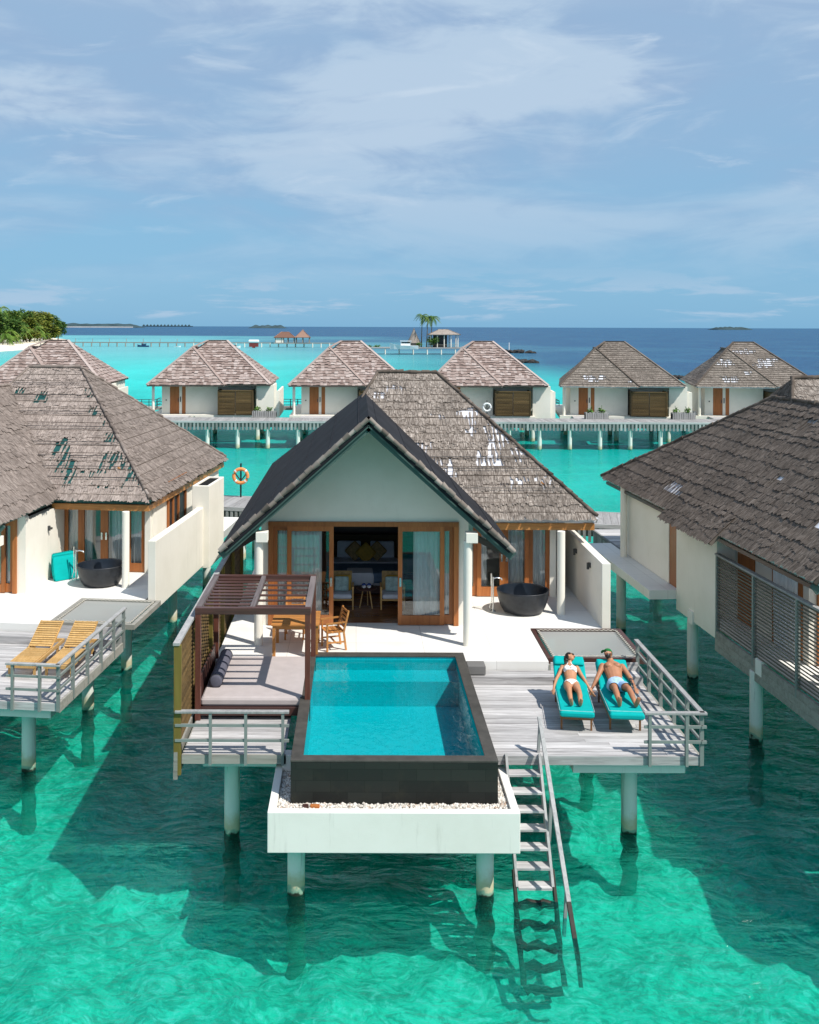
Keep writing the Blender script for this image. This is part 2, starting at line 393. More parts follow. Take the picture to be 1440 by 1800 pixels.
def m_sea():
    m, nt = newmat('sea_water')
    p = world_pos(nt)
    dep = N(nt, 'ShaderNodeAttribute', attribute_name='deep').outputs['Fac']
    clr = N(nt, 'ShaderNodeAttribute', attribute_name='clear').outputs['Fac']
    n1 = tex(nt, N(nt, 'ShaderNodeMapping', {0: p, 3: (1, 0.45, 1)}).outputs[0], 0.035, 5, 0.6, 0.6)
    n2 = tex(nt, N(nt, 'ShaderNodeMapping', {0: p, 3: (1, 0.5, 1)}).outputs[0], 0.5, 6, 0.65, 1.0)
    n4 = tex(nt, N(nt, 'ShaderNodeMapping', {0: p, 2: (31, 7, 0), 3: (1, 0.35, 1)}).outputs[0], 0.011, 6, 0.62, 0.8)
    lag = mixc(nt, mapr(nt, n1, 0.35, 0.7, 0, 1), (0.0, 0.50, 0.44), (0.0, 0.68, 0.60))
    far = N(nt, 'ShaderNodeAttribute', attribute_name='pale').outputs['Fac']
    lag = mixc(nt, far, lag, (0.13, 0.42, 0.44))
    lag = mixc(nt, mapr(nt, n2, 0.5, 0.75, 0, 0.30), lag, (0.0, 0.30, 0.29))
    lag = mixc(nt, mapr(nt, n4, 0.52, 0.66, 0, 0.55), lag, (0.03, 0.27, 0.31))
    dd = mixc(nt, mapr(nt, n2, 0.35, 0.7, 0, 1), (0.008, 0.05, 0.13), (0.018, 0.085, 0.18))
    dd = mixc(nt, mapr(nt, n1, 0.45, 0.7, 0, 0.6), dd, (0.028, 0.12, 0.20))
    body = mixc(nt, dep, lag, dd)
    # waves
    w1 = tex(nt, N(nt, 'ShaderNodeMapping', {0: p, 2: (0, 0, 0.4), 3: (0.8, 1.3, 1)}).outputs[0], 1.25, 6, 0.6, 0.8)
    w2 = tex(nt, N(nt, 'ShaderNodeMapping', {0: p, 2: (0, 0, 0.2), 3: (0.35, 1.0, 1)}).outputs[0], 0.5, 5, 0.62, 0.4)
    h = mathn(nt, 'ADD', w1, mathn(nt, 'MULTIPLY', w2, 1.5))
    nm = bump(nt, h, 0.55, 0.40)
    dif = N(nt, 'ShaderNodeBsdfDiffuse', {0: body, 'Normal': nm}).outputs[0]
    straight = N(nt, 'ShaderNodeBsdfTransparent', {0: (0.34, 0.90, 0.84, 1)}).outputs[0]
    bent = N(nt, 'ShaderNodeBsdfRefraction', {0: (0.34, 0.90, 0.84, 1), 'Roughness': 0.0, 'IOR': 1.33, 'Normal': bump(nt, h, 1.0, 1.1)}).outputs[0]
    tin = N(nt, 'ShaderNodeMixShader', {0: 0.32, 1: straight, 2: bent}).outputs[0]
    base = N(nt, 'ShaderNodeMixShader', {0: clr, 1: dif, 2: tin}).outputs[0]
    g = N(nt, 'ShaderNodeBsdfGlossy', {0: (1, 1, 1, 1), 1: 0.09, 'Normal': nm}).outputs[0]
    f = N(nt, 'ShaderNodeFresnel', {0: 1.33, 1: nm}).outputs[0]
    f = mathn(nt, 'MINIMUM', mathn(nt, 'MULTIPLY', f, 0.65), 0.26)
    finish(nt, N(nt, 'ShaderNodeMixShader', {0: f, 1: base, 2: g}).outputs[0])
    m, nt = newmat('seabed_caustic_sand')
    p = world_pos(nt)
    n1 = tex(nt, p, 0.35, 7, 0.62, 1.2)
    n2 = tex(nt, p, 1.5, 7, 0.68, 1.8)
    c = ramp(nt, n1, [(0.3, (0.03, 0.58, 0.42)), (0.5, (0.10, 0.84, 0.64)), (0.7, (0.20, 0.95, 0.78))])  # turquoise of the water above is put into the sand colour
    n3 = tex(nt, N(nt, 'ShaderNodeMapping', {0: p, 2: (0, 0, 0.5), 3: (0.7, 1.3, 1)}).outputs[0], 3.6, 7, 0.7, 1.5)  # fine mottling imitates caustic light, painted into the bed colour
    c = mixc(nt, mapr(nt, n2, 0.47, 0.66, 0, 0.7), c, (0.0, 0.32, 0.23))
    c = mixc(nt, mapr(nt, n2, 0.44, 0.32, 0, 0.85), c, (0.30, 0.95, 0.82))
    c = mixc(nt, mapr(nt, n3, 0.50, 0.62, 0, 0.72), c, (0.0, 0.32, 0.235))
    c = mixc(nt, mapr(nt, n3, 0.47, 0.36, 0, 0.85), c, (0.65, 0.99, 0.92))
    finish(nt, P(nt, c, 0.95, 0.05, 0, bump(nt, n2, 0.5, 0.2)))
m_sea()
# ------------------------------------------------------------------ mesh builder and scene tree
ORG = {}
class Frame:
    def __init__(s, x, y, deg):
        s.m = Matrix.Translation((x, y, 0)) @ Matrix.Rotation(R(deg), 4, 'Z')
        s.deg = deg
WORLD = Frame(0, 0, 0)
def tag(o, label=None, cat=None, group=None, kind=None):
    if label: o['label'] = label
    if cat: o['category'] = cat
    if group: o['group'] = group
    if kind: o['kind'] = kind
    return o
def root(name, F, loc, label, cat, group=None, deg=0):
    o = bpy.data.objects.new(name, None)
    o.empty_display_size = 0.3
    C.objects.link(o)
    m = F.m @ Matrix.Translation(loc)
    o.location = m.to_translation()
    o.rotation_euler = (0, 0, R(F.deg + deg))
    ORG[o.name] = (Vector(loc), R(deg))
    return tag(o, label, cat, group)
class MB:
    def __init__(s):
        s.v = []; s.f = []; s.r = []; s.uv = []; s.smooth = []
    def add(s, vs, fs, r=None, uvs=None, sm=False):
        b = len(s.v)
        s.v += [tuple(v) for v in vs]
        if r is None: r = random.random()
        for i, f in enumerate(fs):
            s.f.append(tuple(b + k for k in f))
            s.r.append(r)
            s.smooth.append(sm)
            s.uv.append([uvs[k] for k in f] if uvs else [(0, 0)] * len(f))
        return s
    def box(s, x0, x1, y0, y1, z0, z1, r=None):
        v = [(x, y, z) for z in (z0, z1) for y in (y0, y1) for x in (x0, x1)]
        return s.add(v, [(0, 2, 3, 1), (4, 5, 7, 6), (0, 1, 5, 4), (2, 6, 7, 3), (0, 4, 6, 2), (1, 3, 7, 5)], r)
    def bar(s, p, q, w, h, up=(0, 0, 1), r=None):
        p = Vector(p); q = Vector(q); d = (q - p).normalized()
        u = Vector(up)
        if abs(d.dot(u)) > 0.98: u = Vector((0, 1, 0))
        a = d.cross(u).normalized(); b = a.cross(d).normalized()
        v = [e + a * i * w / 2 + b * j * h / 2 for e in (p, q) for j in (-1, 1) for i in (-1, 1)]
        return s.add(v, [(0, 1, 3, 2), (4, 6, 7, 5), (0, 4, 5, 1), (2, 3, 7, 6), (0, 2, 6, 4), (1, 5, 7, 3)], r)
    def cyl(s, p, q, r1, r2=None, n=12, r=None, caps=True):
        r2 = r1 if r2 is None else r2
        p = Vector(p); q = Vector(q); d = (q - p).normalized()
        u = Vector((0, 0, 1)) if abs(d.z) < 0.95 else Vector((1, 0, 0))
        a = d.cross(u).normalized(); b = a.cross(d)
        v = [e + (a * cos(2 * pi * i / n) + b * sin(2 * pi * i / n)) * rr for e, rr in ((p, r1), (q, r2)) for i in range(n)]
        f = [(i, (i + 1) % n, n + (i + 1) % n, n + i) for i in range(n)]
        rr = random.random() if r is None else r
        s.add(v, f, rr, sm=True)
        if caps:
            s.add(v[:n], [tuple(range(n - 1, -1, -1))], rr); s.add(v[n:], [tuple(range(n))], rr)
        return s
    def tube(s, pts, rad, n=8, r=None, closed=False):
        pts = [Vector(p) for p in pts]; m = len(pts)
        vs = []
        for i, p in enumerate(pts):
            if closed: d = (pts[(i + 1) % m] - pts[i - 1]).normalized()
            else: d = (pts[min(i + 1, m - 1)] - pts[max(i - 1, 0)]).normalized()
            u = Vector((0, 0, 1)) if abs(d.z) < 0.95 else Vector((1, 0, 0))
            a = d.cross(u).normalized(); b = a.cross(d)
            rr = rad[i] if isinstance(rad, (list, tuple)) else rad
            vs += [p + (a * cos(2 * pi * k / n) + b * sin(2 * pi * k / n)) * rr for k in range(n)]
        fs = [(i * n + k, i * n + (k + 1) % n, ((i + 1) % m) * n + (k + 1) % n, ((i + 1) % m) * n + k) for i in range(m if closed else m - 1) for k in range(n)]
        s.add(vs, fs, r, sm=True)
        if not closed:
            s.add(vs[:n], [tuple(range(n))], r); s.add(vs[-n:], [tuple(range(n))], r)
        return s
    def lathe(s, prof, c, n=28, r=None, sx=1, sy=1):
        vs = [(c[0] + p[0] * cos(2 * pi * i / n) * sx, c[1] + p[0] * sin(2 * pi * i / n) * sy, c[2] + p[1]) for p in prof for i in range(n)]
        fs = [(j * n + i, j * n + (i + 1) % n, (j + 1) * n + (i + 1) % n, (j + 1) * n + i) for j in range(len(prof) - 1) for i in range(n)]
        return s.add(vs, fs, r, sm=True)
    def prism(s, poly, ext, r=None):
        """closed polygon (3-D points) pushed along the vector ext"""
        n = len(poly); e = Vector(ext)
        v = [Vector(p) for p in poly] + [Vector(p) + e for p in poly]
        f = [tuple(range(n - 1, -1, -1)), tuple(range(n, 2 * n))] + [(i, (i + 1) % n, n + (i + 1) % n, n + i) for i in range(n)]
        return s.add(v, f, r)
    def ball(s, c, rx, ry=None, rz=None, n=12, m=8, r=None, jit=0.0):
        ry = rx if ry is None else ry; rz = rx if rz is None else rz
        vs = []
        for j in range(m + 1):
            t = pi * j / m
            for i in range(n):
                k = 1 + random.uniform(-jit, jit)
                vs.append((c[0] + rx * sin(t) * cos(2 * pi * i / n) * k, c[1] + ry * sin(t) * sin(2 * pi * i / n) * k, c[2] + rz * cos(t) * k))
        fs = [(j * n + i, (j + 1) * n + i, (j + 1) * n + (i + 1) % n, j * n + (i + 1) % n) for j in range(m) for i in range(n)]
        return s.add(vs, fs, r, sm=jit == 0)
    def cushion(s, x0, x1, y0, y1, z0, z1, b=0.04, r=None):
        """box with rounded-over edges and a slight crown"""
        vs = []; n = 8; lv = [(0, 1), (0.12, 0.4), (0.3, 0.0), (0.7, 0.0), (0.88, 0.4), (1, 1)]
        pts = []
        for t, ins in lv:
            i = ins * b; z = z0 + (z1 - z0) * t
            ring = []
            for (cx, cy, a0) in ((x1 - i - b, y1 - i - b, 0), (x0 + i + b, y1 - i - b, 90), (x0 + i + b, y0 + i + b, 180), (x1 - i - b, y0 + i + b, 270)):
                for k in range(4):
                    a = R(a0 + k * 30); ring.append((cx + b * cos(a), cy + b * sin(a), z))
            pts += ring
        m = 16
        fs = [(j * m + i, j * m + (i + 1) % m, (j + 1) * m + (i + 1) % m, (j + 1) * m + i) for j in range(len(lv) - 1) for i in range(m)]
        fs += [tuple(range(m - 1, -1, -1)), tuple(range((len(lv) - 1) * m, len(lv) * m))]
        return s.add(pts, fs, r, sm=False)
    def xform(s, mat, start=0):
        for i in range(start, len(s.v)):
            s.v[i] = tuple(mat @ Vector(s.v[i]))
        return s
    def build(s, name, mat, parent=None, bev=0, F=None, norm=False):
        me = bpy.data.meshes.new(name)
        off = Vector((0, 0, 0)); vs = s.v
        if parent is not None:
            p = parent
            while p.name not in ORG: p = p.parent
            o3, a = ORG[p.name]
            mm = Matrix.Rotation(-a, 4, 'Z') @ Matrix.Translation(-o3)
            vs = [tuple(mm @ Vector(v)) for v in vs]
        me.from_pydata(vs, [], s.f)
        me.polygons.foreach_set('use_smooth', s.smooth)
        at = me.attributes.new('rnd', 'FLOAT', 'FACE')
        at.data.foreach_set('value', s.r)
        if any(u[0] != (0, 0) or u[-1] != (0, 0) for u in s.uv):
            uvl = me.uv_layers.new(name='uv')
            flat = [c for u in s.uv for k in u for c in k]
            uvl.data.foreach_set('uv', flat)
        if norm:
            b = bmesh.new(); b.from_mesh(me); bmesh.ops.recalc_face_normals(b, faces=b.faces); b.to_mesh(me); b.free()
        if mat: me.materials.append(M[mat])
        me.update()
        o = bpy.data.objects.new(name, me)
        C.objects.link(o)
        if parent is not None: o.parent = parent
        elif F is not None: o.matrix_world = F.m
        if bev:
            md = o.modifiers.new('bevel', 'BEVEL'); md.width = bev; md.segments = 2; md.limit_method = 'ANGLE'; md.angle_limit = R(50)
        return o
def kids(o):
    return [c for c in bpy.data.objects if c.parent == o]
def copy_tree(o, loc=None, rotz=None, label=None, group=None, parent=None):
    c = o.copy(); C.objects.link(c); c.parent = parent
    if loc is not None: c.location = loc
    if rotz is not None: c.rotation_euler = (0, 0, rotz)
    if label: c['label'] = label
    if group: c['group'] = group
    for ch in kids(o): copy_tree(ch, parent=c)
    return c
# ================================================================== roofs
def own(o):
    ORG[o.name] = (Vector((0, 0, 0)), 0.0)
    return o
def slope_axes(poly):
    e0, e1 = Vector(poly[0]), Vector(poly[1])
    u = (e1 - e0).normalized()
    top = Vector(poly[2])
    n = u.cross(top - e0).normalized()
    if n.z < 0: n = -n
    v = (top - e0) - u * (top - e0).dot(u)
    return e0, u, v.normalized(), n
def row_span(p2, v):
    xs = []
    for i in range(len(p2)):
        a, b = p2[i], p2[(i + 1) % len(p2)]
        if (a[1] - v) * (b[1] - v) <= 0 and abs(a[1] - b[1]) > 1e-6:
            xs.append(a[0] + (b[0] - a[0]) * (v - a[1]) / (b[1] - a[1]))
    return (min(xs), max(xs)) if len(xs) > 1 else None
def thatch(mb, poly, step=0.15, w=0.12, L=0.46, lift=0.018, hole=None, jag=0.05, fringe=0.07, vj=0.075):
    """rows of overlapping palm-leaf bundles on one planar slope, each a bent ragged flap"""
    e0, u, v, n = slope_axes(poly)
    p2 = [((Vector(p) - e0).dot(u), (Vector(p) - e0).dot(v)) for p in poly]
    vm = max(p[1] for p in p2)
    nr = int(vm / step)
    for k in range(nr + 1):
        v0 = k * step
        sp = row_span(p2, min(max(v0, 0.003), vm - 0.02))
        if not sp: continue
        rowlift = random.uniform(-0.012, 0.012)
        x = sp[0] - random.random() * w
        while x < sp[1]:
            ww = w * random.uniform(0.7, 1.35)
            xa, xb = max(x, sp[0]), min(x + ww * 1.12, sp[1])
            x += ww
            if xb - xa < 0.03: continue
            if hole and (hole((xa + xb) / 2, v0) or hole((xa + xb) / 2, v0 + .2)):
                if random.random() > .5: continue
                xb = xa + random.uniform(.035, .07); x = xa + ww
            r = random.random()
            bot = v0 - (fringe if k == 0 else 0.02) + random.uniform(-vj, vj) * (.45 if k == 0 else 1)
            vs = []; uv = []
            nx = 5
            tw = random.uniform(-0.03, 0.03)
            for t, vv, h in ((0, bot, lift + random.uniform(0, lift * 0.9) + rowlift), (1, v0 + L * 0.45, lift * 0.7), (2, v0 + L, 0.0)):
                s2 = row_span(p2, min(max(vv, 0.003), vm - 0.004)) or sp
                for i in range(nx):
                    uu = xa + (xb - xa) * i / (nx - 1) + tw * (1 - t)
                    q = min(vv, vm) + (random.uniform(-jag, jag) * 0.6 if t == 0 else 0)
                    uu = min(max(uu, s2[0]), s2[1])
                    vs.append(e0 + u * uu + v * q + n * (0.012 + h + random.uniform(0, 0.01)))
                    uv.append((uu + r * 50 + 0.01, q + r * 9 + 0.01))
            fs = [(t * nx + i, t * nx + i + 1, (t + 1) * nx + i + 1, (t + 1) * nx + i) for t in range(2) for i in range(nx - 1)]
            mb.add(vs, fs, r, uv)
def battens(mb, poly, step=0.34, h=0.035, rad=0.014):
    e0, u, v, n = slope_axes(poly)
    p2 = [((Vector(p) - e0).dot(u), (Vector(p) - e0).dot(v)) for p in poly]
    vm = max(p[1] for p in p2); k = step * 0.6
    while k < vm - 0.1:
        sp = row_span(p2, k)
        if sp and sp[1] - sp[0] > 0.3:
            a = e0 + u * sp[0] + v * k + n * h; b = e0 + u * sp[1] + v * k + n * h
            mb.cyl(a, b, rad, n=5, caps=False)
        k += step
def wires(mb, poly, rows, h=0.115, rad=0.010):
    e0, u, v, n = slope_axes(poly)
    p2 = [((Vector(p) - e0).dot(u), (Vector(p) - e0).dot(v)) for p in poly]
    for k in rows:
        sp = row_span(p2, k)
        if sp:
            mb.cyl(e0 + u * (sp[0] + 0.1) + v * k + n * h, e0 + u * (sp[1] - 0.1) + v * (k + 0.02) + n * h, rad, n=5, caps=False)
def blobs(bl, seed=0.0, drop=0.25):
    """hole map: ragged groups of missing bundles"""
    def f(u, v):
        for (uc, vc, ru, rv) in bl:
            d = ((u - uc) / (ru * 1.08)) ** 2 + ((v - vc) / (rv * 1.02)) ** 2
            if d + 0.9 * noise.noise(Vector((u * 2.1 + seed, v * 4.0, seed))) + 0.35 * noise.noise(Vector((u * 7, v * 9, seed))) < 0.8 and random.random() > drop * 0.4:
                return True
        return False
    return f
def ridge_line(mb, pts, rad=0.06, seg=0.2):
    for a, b in zip(pts[:-1], pts[1:]):
        a = Vector(a); b = Vector(b); L = (b - a).length; k = max(2, int(L / seg))
        for i in range(k):
            p = a.lerp(b, i / k) + Vector((random.uniform(-.015, .015), random.uniform(-.015, .015), random.uniform(-.01, .025)))
            q = a.lerp(b, (i + 1.25) / k) + Vector((0, 0, random.uniform(-.015, .01)))
            mb.cyl(p, q, rad * random.uniform(0.8, 1.2), rad * random.uniform(0.7, 1.05), n=7)
def slab(mb, poly, th):
    e0, u, v, n = slope_axes(poly)
    mb.prism([Vector(p) for p in poly], -n * th)
# roof dimensions (villa-local metres; origin under the middle of the door front)
XL, XR, XC = -3.22, 3.72, 0.28
ZE, ZR = 4.62, 7.74
YF, YRR, YRE = -1.72, 7.0, 12.3
GL = [(XL, YRE, ZE), (XL, YF, ZE), (XC, YF, ZR), (XC, YRR, ZR)]          # gable, left slope
GR = [(XR, YF, ZE), (XR, YRE, ZE), (XC, YRR, ZR), (XC, YF, ZR)]          # gable, right slope
GB = [(XR, YRE, ZE), (XL, YRE, ZE), (XC, YRR, ZR)]                       # rear hip
MX0, MX1, MY0, MY1 = -1.55, 6.62, 1.9, 11.4
RX0, RX1, RY, MZR = 0.66, 2.56, 6.6, 8.34
MF = [(MX0, MY0, ZE - .02), (MX1, MY0, ZE - .02), (RX1, RY, MZR), (RX0, RY, MZR)]
MR = [(MX1, MY0, ZE - .02), (MX1, MY1, ZE - .02), (RX1, RY, MZR)]
MBK = [(MX1, MY1, ZE - .02), (MX0, MY1, ZE - .02), (RX0, RY, MZR), (RX1, RY, MZR)]
ML = [(MX0, MY1, ZE - .02), (MX0, MY0, ZE - .02), (RX0, RY, MZR)]
def door_panel(villa, x0, x1, y, z0, z1, mat='door_wood', stile=0.11, bot=0.24, top=0.12, name='sliding_door', handle=None, yax=False, depth=0.06):
    """one glazed leaf; a frame with a pane and optionally a pull"""
    f = MB()
    d = depth / 2
    def bx(mb, a, b, c, e, r=None):
        if yax: mb.box(y - d, y + d, a, b, c, e, r)
        else: mb.box(a, b, y - d, y + d, c, e, r)
    bx(f, x0, x0 + stile, z0, z1); bx(f, x1 - stile, x1, z0, z1)
    bx(f, x0 + stile, x1 - stile, z0, z0 + bot); bx(f, x0 + stile, x1 - stile, z1 - top, z1)
    o = f.build(name, mat, villa)
    g = MB()
    if yax: g.box(y - .004, y + .004, x0 + stile - .004, x1 - stile + .004, z0 + bot - .004, z1 - top + .004)
    else: g.box(x0 + stile - .004, x1 - stile + .004, y - .004, y + .004, z0 + bot - .004, z1 - top + .004)
    g.build('glass_pane', 'glass', o)
    if handle is not None:
        h = MB(); h.box(handle - .025, handle + .025, y - d - .035, y - d + .004, z0 + .98, z0 + 1.2)
        h.build('handle', 'chrome', o)
    return o
def curtain(villa, x0, x1, y, z0, z1, yax=False, waves=9, amp=0.045):
    m = MB(); n = int((x1 - x0) * 40) + 8
    vs = []
    ph = random.random() * 6
    for j, z in enumerate((z0, (z0 + z1) / 2, z1)):
        for i in range(n + 1):
            x = x0 + (x1 - x0) * i / n
            a = amp * (1 - 0.25 * j) * sin(i / n * waves * (x1 - x0) * 2 * pi + ph + 0.3 * j) + 0.02 * sin(i * .9 + j)
            vs.append((y + a, x, z) if yax else (x, y + a, z))
    fs = [(j * (n + 1) + i, j * (n + 1) + i + 1, (j + 1) * (n + 1) + i + 1, (j + 1) * (n + 1) + i) for j in range(2) for i in range(n)]
    m.add(vs, fs, sm=True)
    return m.build('curtain', 'curtain_cloth', villa)
def wall_lamp(villa, x, y, z, yax=True):
    m = MB(); m.cyl((x, y, z - .07), (x, y, z + .07), .045, n=10)
    m.box(x - .02, x + .10, y - .03, y + .03, z - .03, z + .03)
    return m.build('wall_lamp', 'steel_dark', villa)
def villa(F, hx, label, group, roofmats, main_hole=None, right_hole=None, gl_hole=None, gr_hole=None, gl_thatch=True, gr_thatch=True, base_main='membrane_white', bay=False,
          piles=(), inside=True, wires_rows=(), rdx=0.0):
    v = root('water_villa', F, (hx, 0, 0), label, 'villa', group)
    own(v)
    # -------- roof
    b = MB()
    for poly in (GL, GR, GB): slab(b, poly, 0.16)
    rf = b.build('roof', roofmats['gable_base'], v)
    b = MB()
    for poly in (MF, MR, MBK, ML): slab(b, poly, 0.16)
    b.build('roof_underlay', base_main, rf)
    b = MB()
    for poly in (MF, MR):
        battens(b, poly)
    b.build('batten', roofmats.get('batten', 'thatch_dark'), rf)
    t = MB()
    thatch(t, MF, hole=main_hole)
    thatch(t, MBK, 0.3, 0.35, 0.6)
    t.build('thatch', roofmats['main'], rf)
    t = MB(); thatch(t, MR, hole=right_hole)
    t.build('thatch', roofmats['right'], rf)
    if gl_thatch:
        t = MB(); thatch(t, GL, 0.22, 0.15, 0.5, hole=gl_hole, vj=.04); thatch(t, GB, 0.3, 0.3, 0.6); thatch(t, ML, 0.22, 0.2, 0.5)
        t.build('thatch', roofmats['gable'], rf)
    if gr_thatch:
        t = MB(); thatch(t, GR, 0.2, 0.16, 0.5, hole=gr_hole); t.build('thatch', roofmats['gable'], rf)
    if wires_rows:
        t = MB(); wires(t, MF, wires_rows); t.build('wire', 'steel_dark', rf)
    if roofmats['gable_base'] == 'membrane_black':
        t = MB()
        for poly in (GL, GR): battens(t, poly, .95, .004, .014)
        t.build('seam', 'membrane_black', rf)
    c = MB()
    ridge_line(c, [(MX1 - .02, MY0 + .02, ZE + .05), (RX1, RY, MZR + .06)], .06)
    ridge_line(c, [(RX1, RY, MZR + .05), (RX0, RY, MZR + .05)], .07)
    ridge_line(c, [(MX1 - .02, MY1, ZE + .05), (RX1, RY, MZR + .05)], .05)
    ridge_line(c, [(RX0, RY, MZR + .05), (XC - .1, RY - .9, ZR - .1)], .05)
    if gr_thatch: ridge_line(c, [(XR + .02, MY0 - .02, ZE + .02), (.33, 5.8, 7.72)], .05)  # strip laid in the valley to imitate its dark shading line
    if gl_thatch: ridge_line(c, [(XC, YF, ZR + .05), (XC, YRR, ZR + .05), (XL, YRE, ZE + .05)], .06)
    c.build('ridge_cap', roofmats['cap'], rf)
    # rake edge of bundled leaves and the green verge board below it
    c = MB()
    for (x1, sgn) in ((XL, -1), (XR, 1)):
        a = Vector((XC, YF, ZR - .05)); e = Vector((x1, YF, ZE - .05)); L = (e - a).length
        k = int(L / 0.19)
        d = (e - a).normalized()
        for i in range(k):
            p = a.lerp(e, (i + .1) / k); q = a.lerp(e, (i + 1.15) / k)
            j = Vector((0, random.uniform(-.03, .03), random.uniform(-.025, .02)))
            c.cyl(p + j, q + j, .066 * random.uniform(.8, 1.25), .055 * random.uniform(.85, 1.2), n=8)
    c.build('rake_edge', 'thatch_main' if roofmats['gable'] != 'thatch_dark' else 'thatch_dark', rf)
    c = MB()
    for x1 in (XL, XR):
        a = Vector((XC, YF + .08, ZR - .25)); e = Vector((x1, YF + .08, ZE - .22))
        c.bar(a, e, .05, .22)
    for poly in (GL, GR):
        e0, u, vv, n = slope_axes(poly)
        c.prism([Vector(p) - n * .175 + Vector((0, 0, -.0)) for p in poly], -n * .03)
    c.build('verge_board', 'soffit_green', rf)
    c = MB()
    c.box(XR - .2, MX1 - .08, MY0 + .06, MY0 + .14, ZE - .34, ZE - .16)
    c.box(MX1 - .16, MX1 - .08, MY0 + .14, MY1 - .1, ZE - .34, ZE - .16)
    for k in range(9):
        c.bar((MX1 - 0.2, MY0 + 1 + k, ZE - .25), (MX1 - 1.4, MY0 + 1 + k, ZE + .8), .08, .12)
    c.build('eave_beam', 'teak', rf)
    c = MB()
    c.box(XL + .1, XL + .15, YF + .2, YRE - .1, ZE - .26, ZE - .165)
    c.bar((2.72, YF + .35, 4.86), (3.62, YF + .35, 4.42), .1, .14)
    c.bar((-2.35, YF + .35, 4.86), (-3.1, YF + .35, 4.42), .1, .14)
    c.build('eave_beam', 'mahogany', rf)
    if rdx:
        for o in [rf] + list(rf.children): o.location.x += rdx if o is rf else 0
    # -------- walls
    w = MB()
    zt = 4.89 if not rdx else 4.40
    w.box(-2.42, -2.24, 0, .2, 2.25, zt)
    w.box(2.6, 2.85, 0, .2, 2.25, zt)
    if rdx: w.prism([(-2.42, 0, zt), (2.85, 0, zt), (.28 + rdx, 0, 7.3), (-2.42, 0, 5.5)], (0, .2, 0))
    else: w.prism([(-2.42, 0, 4.89), (2.85, 0, 4.89), (2.85, 0, 5.18), (.28, 0, 7.46), (-2.42, 0, 5.10)], (0, .2, 0))
    w.box(-2.42, -2.22, .2, 11.2, 2.0, 5.02)
    w.box(2.65, 2.85, .2, 2.8, 2.25, zt - .09)
    zw = 4.755 if not rdx else 4.42
    w.box(2.85, 5.62, 2.62, 2.82, zw + .005, 4.98 if not rdx else 4.55)
    w.box(5.45, 5.62, 2.62, 2.82, 2.25, zw + .005)
    w.box(5.45, 5.65, 3.35 if not rdx else 2.82, 11.0, 2.25, 5.05 if not rdx else 4.42)
    w.box(-2.22, 5.45, 11.0, 11.2, 2.0, 5.0)
    w.build('wall', 'plaster', v)
    if bay:
        w = MB(); w.box(-2.95, -2.43, 3.6, 6.3, 1.7, 4.32); w.box(-2.9, -2.43, 7.0, 11.0, 2.26, 4.6)
        w.build('side_bay', 'plaster', v)
        bp = [(-3.52, 6.2, 4.40), (-3.52, 2.75, 4.40), (-2.8, 2.75, 5.05), (-2.8, 6.2, 5.05)]
        t = MB(); slab(t, bp, .08); q = t.build('bay_roof', 'thatch_dark', v)
        t = MB(); thatch(t, bp, 0.2, 0.13, 0.48); t.build('thatch', roofmats['gable'], q)
        w = MB(); w.box(-2.88, -2.43, 6.3, 7.0, 2.26, 4.6); w.build('side_door', 'door_wood', v)
    # -------- gable front doors
    f = MB()
    zd = zt - .12
    f.box(-2.24, 2.6, -.05, .12, zd, zt - .003)
    f.box(-2.24, -2.12, -.05, .12, 2.26, zd); f.box(2.48, 2.6, -.05, .12, 2.26, zd)
    f.build('door_frame', 'door_wood', v)
    door_panel(v, -2.12, -1.66, .08, 2.27, zd - .005, name='window')
    door_panel(v, -1.76, -.58, .01, 2.27, zd - .005, handle=-.64, name='sliding_door')
    door_panel(v, 1.06, 2.24, .01, 2.27, zd - .005, handle=1.12, name='sliding_door')
    door_panel(v, 2.12, 2.48, .08, 2.27, zd - .005, name='window')
    curtain(v, -2.2, -.88, .15, 2.3, zt - .04)
    curtain(v, 1.46, 2.58, .15, 2.3, zt - .04)
    # -------- bathroom wing doors
    for (a, b_, hd) in ((2.86, 3.42, None), (3.40, 4.16, 4.09), (4.16, 4.86, 4.23), (4.86, 5.45, None)):
        door_panel(v, a, b_, 2.66 + (.05 if hd is None else 0), 2.27, zw, stile=.12, bot=.26, top=.14, handle=hd, name='sliding_door' if hd else 'window')
    curtain(v, 2.9, 3.7, 2.86, 2.3, zw - .02); curtain(v, 4.3, 4.75, 2.86, 2.3, zw - .02); curtain(v, 4.95, 5.42, 2.86, 2.3, zw - .02)
    wall_lamp(v, 2.88, 1.5, 3.95 if not rdx else 3.8)
    # -------- side window and door in the side walls
    f = MB()
    for (a, b_) in ((4.2, 4.3), (4.75, 4.83), (5.35, 5.45), (6.2, 6.3)): f.box(5.66, 5.72, a, b_, 3.3, 4.72)
    f.box(5.66, 5.72, 4.2, 6.3, 4.72, 4.82); f.box(5.66, 5.72, 4.2, 6.3, 3.2, 3.3)
    wf = f.build('window', 'door_wood', v)
    f = MB(); f.box(5.652, 5.668, 4.3, 6.2, 3.3, 4.72); f.build('glass_pane', 'stone_black', wf)
    f = MB(); f.box(-2.46, -2.425, 2.55, 3.45, 2.27, 4.45); f.build('side_door', 'door_wood', v)
    f = MB(); f.box(-2.46, -2.425, .25, .4, 2.27, 4.6); f.box(-2.46, -2.425, 1.5, 1.62, 2.27, 4.6); f.box(-2.46, -2.425, .4, 1.5, 4.5, 4.6)
    wf = f.build('window', 'door_wood', v)
    curtain(wf, .4, 1.5, -2.47, 2.3, 4.5, yax=True, amp=.02)
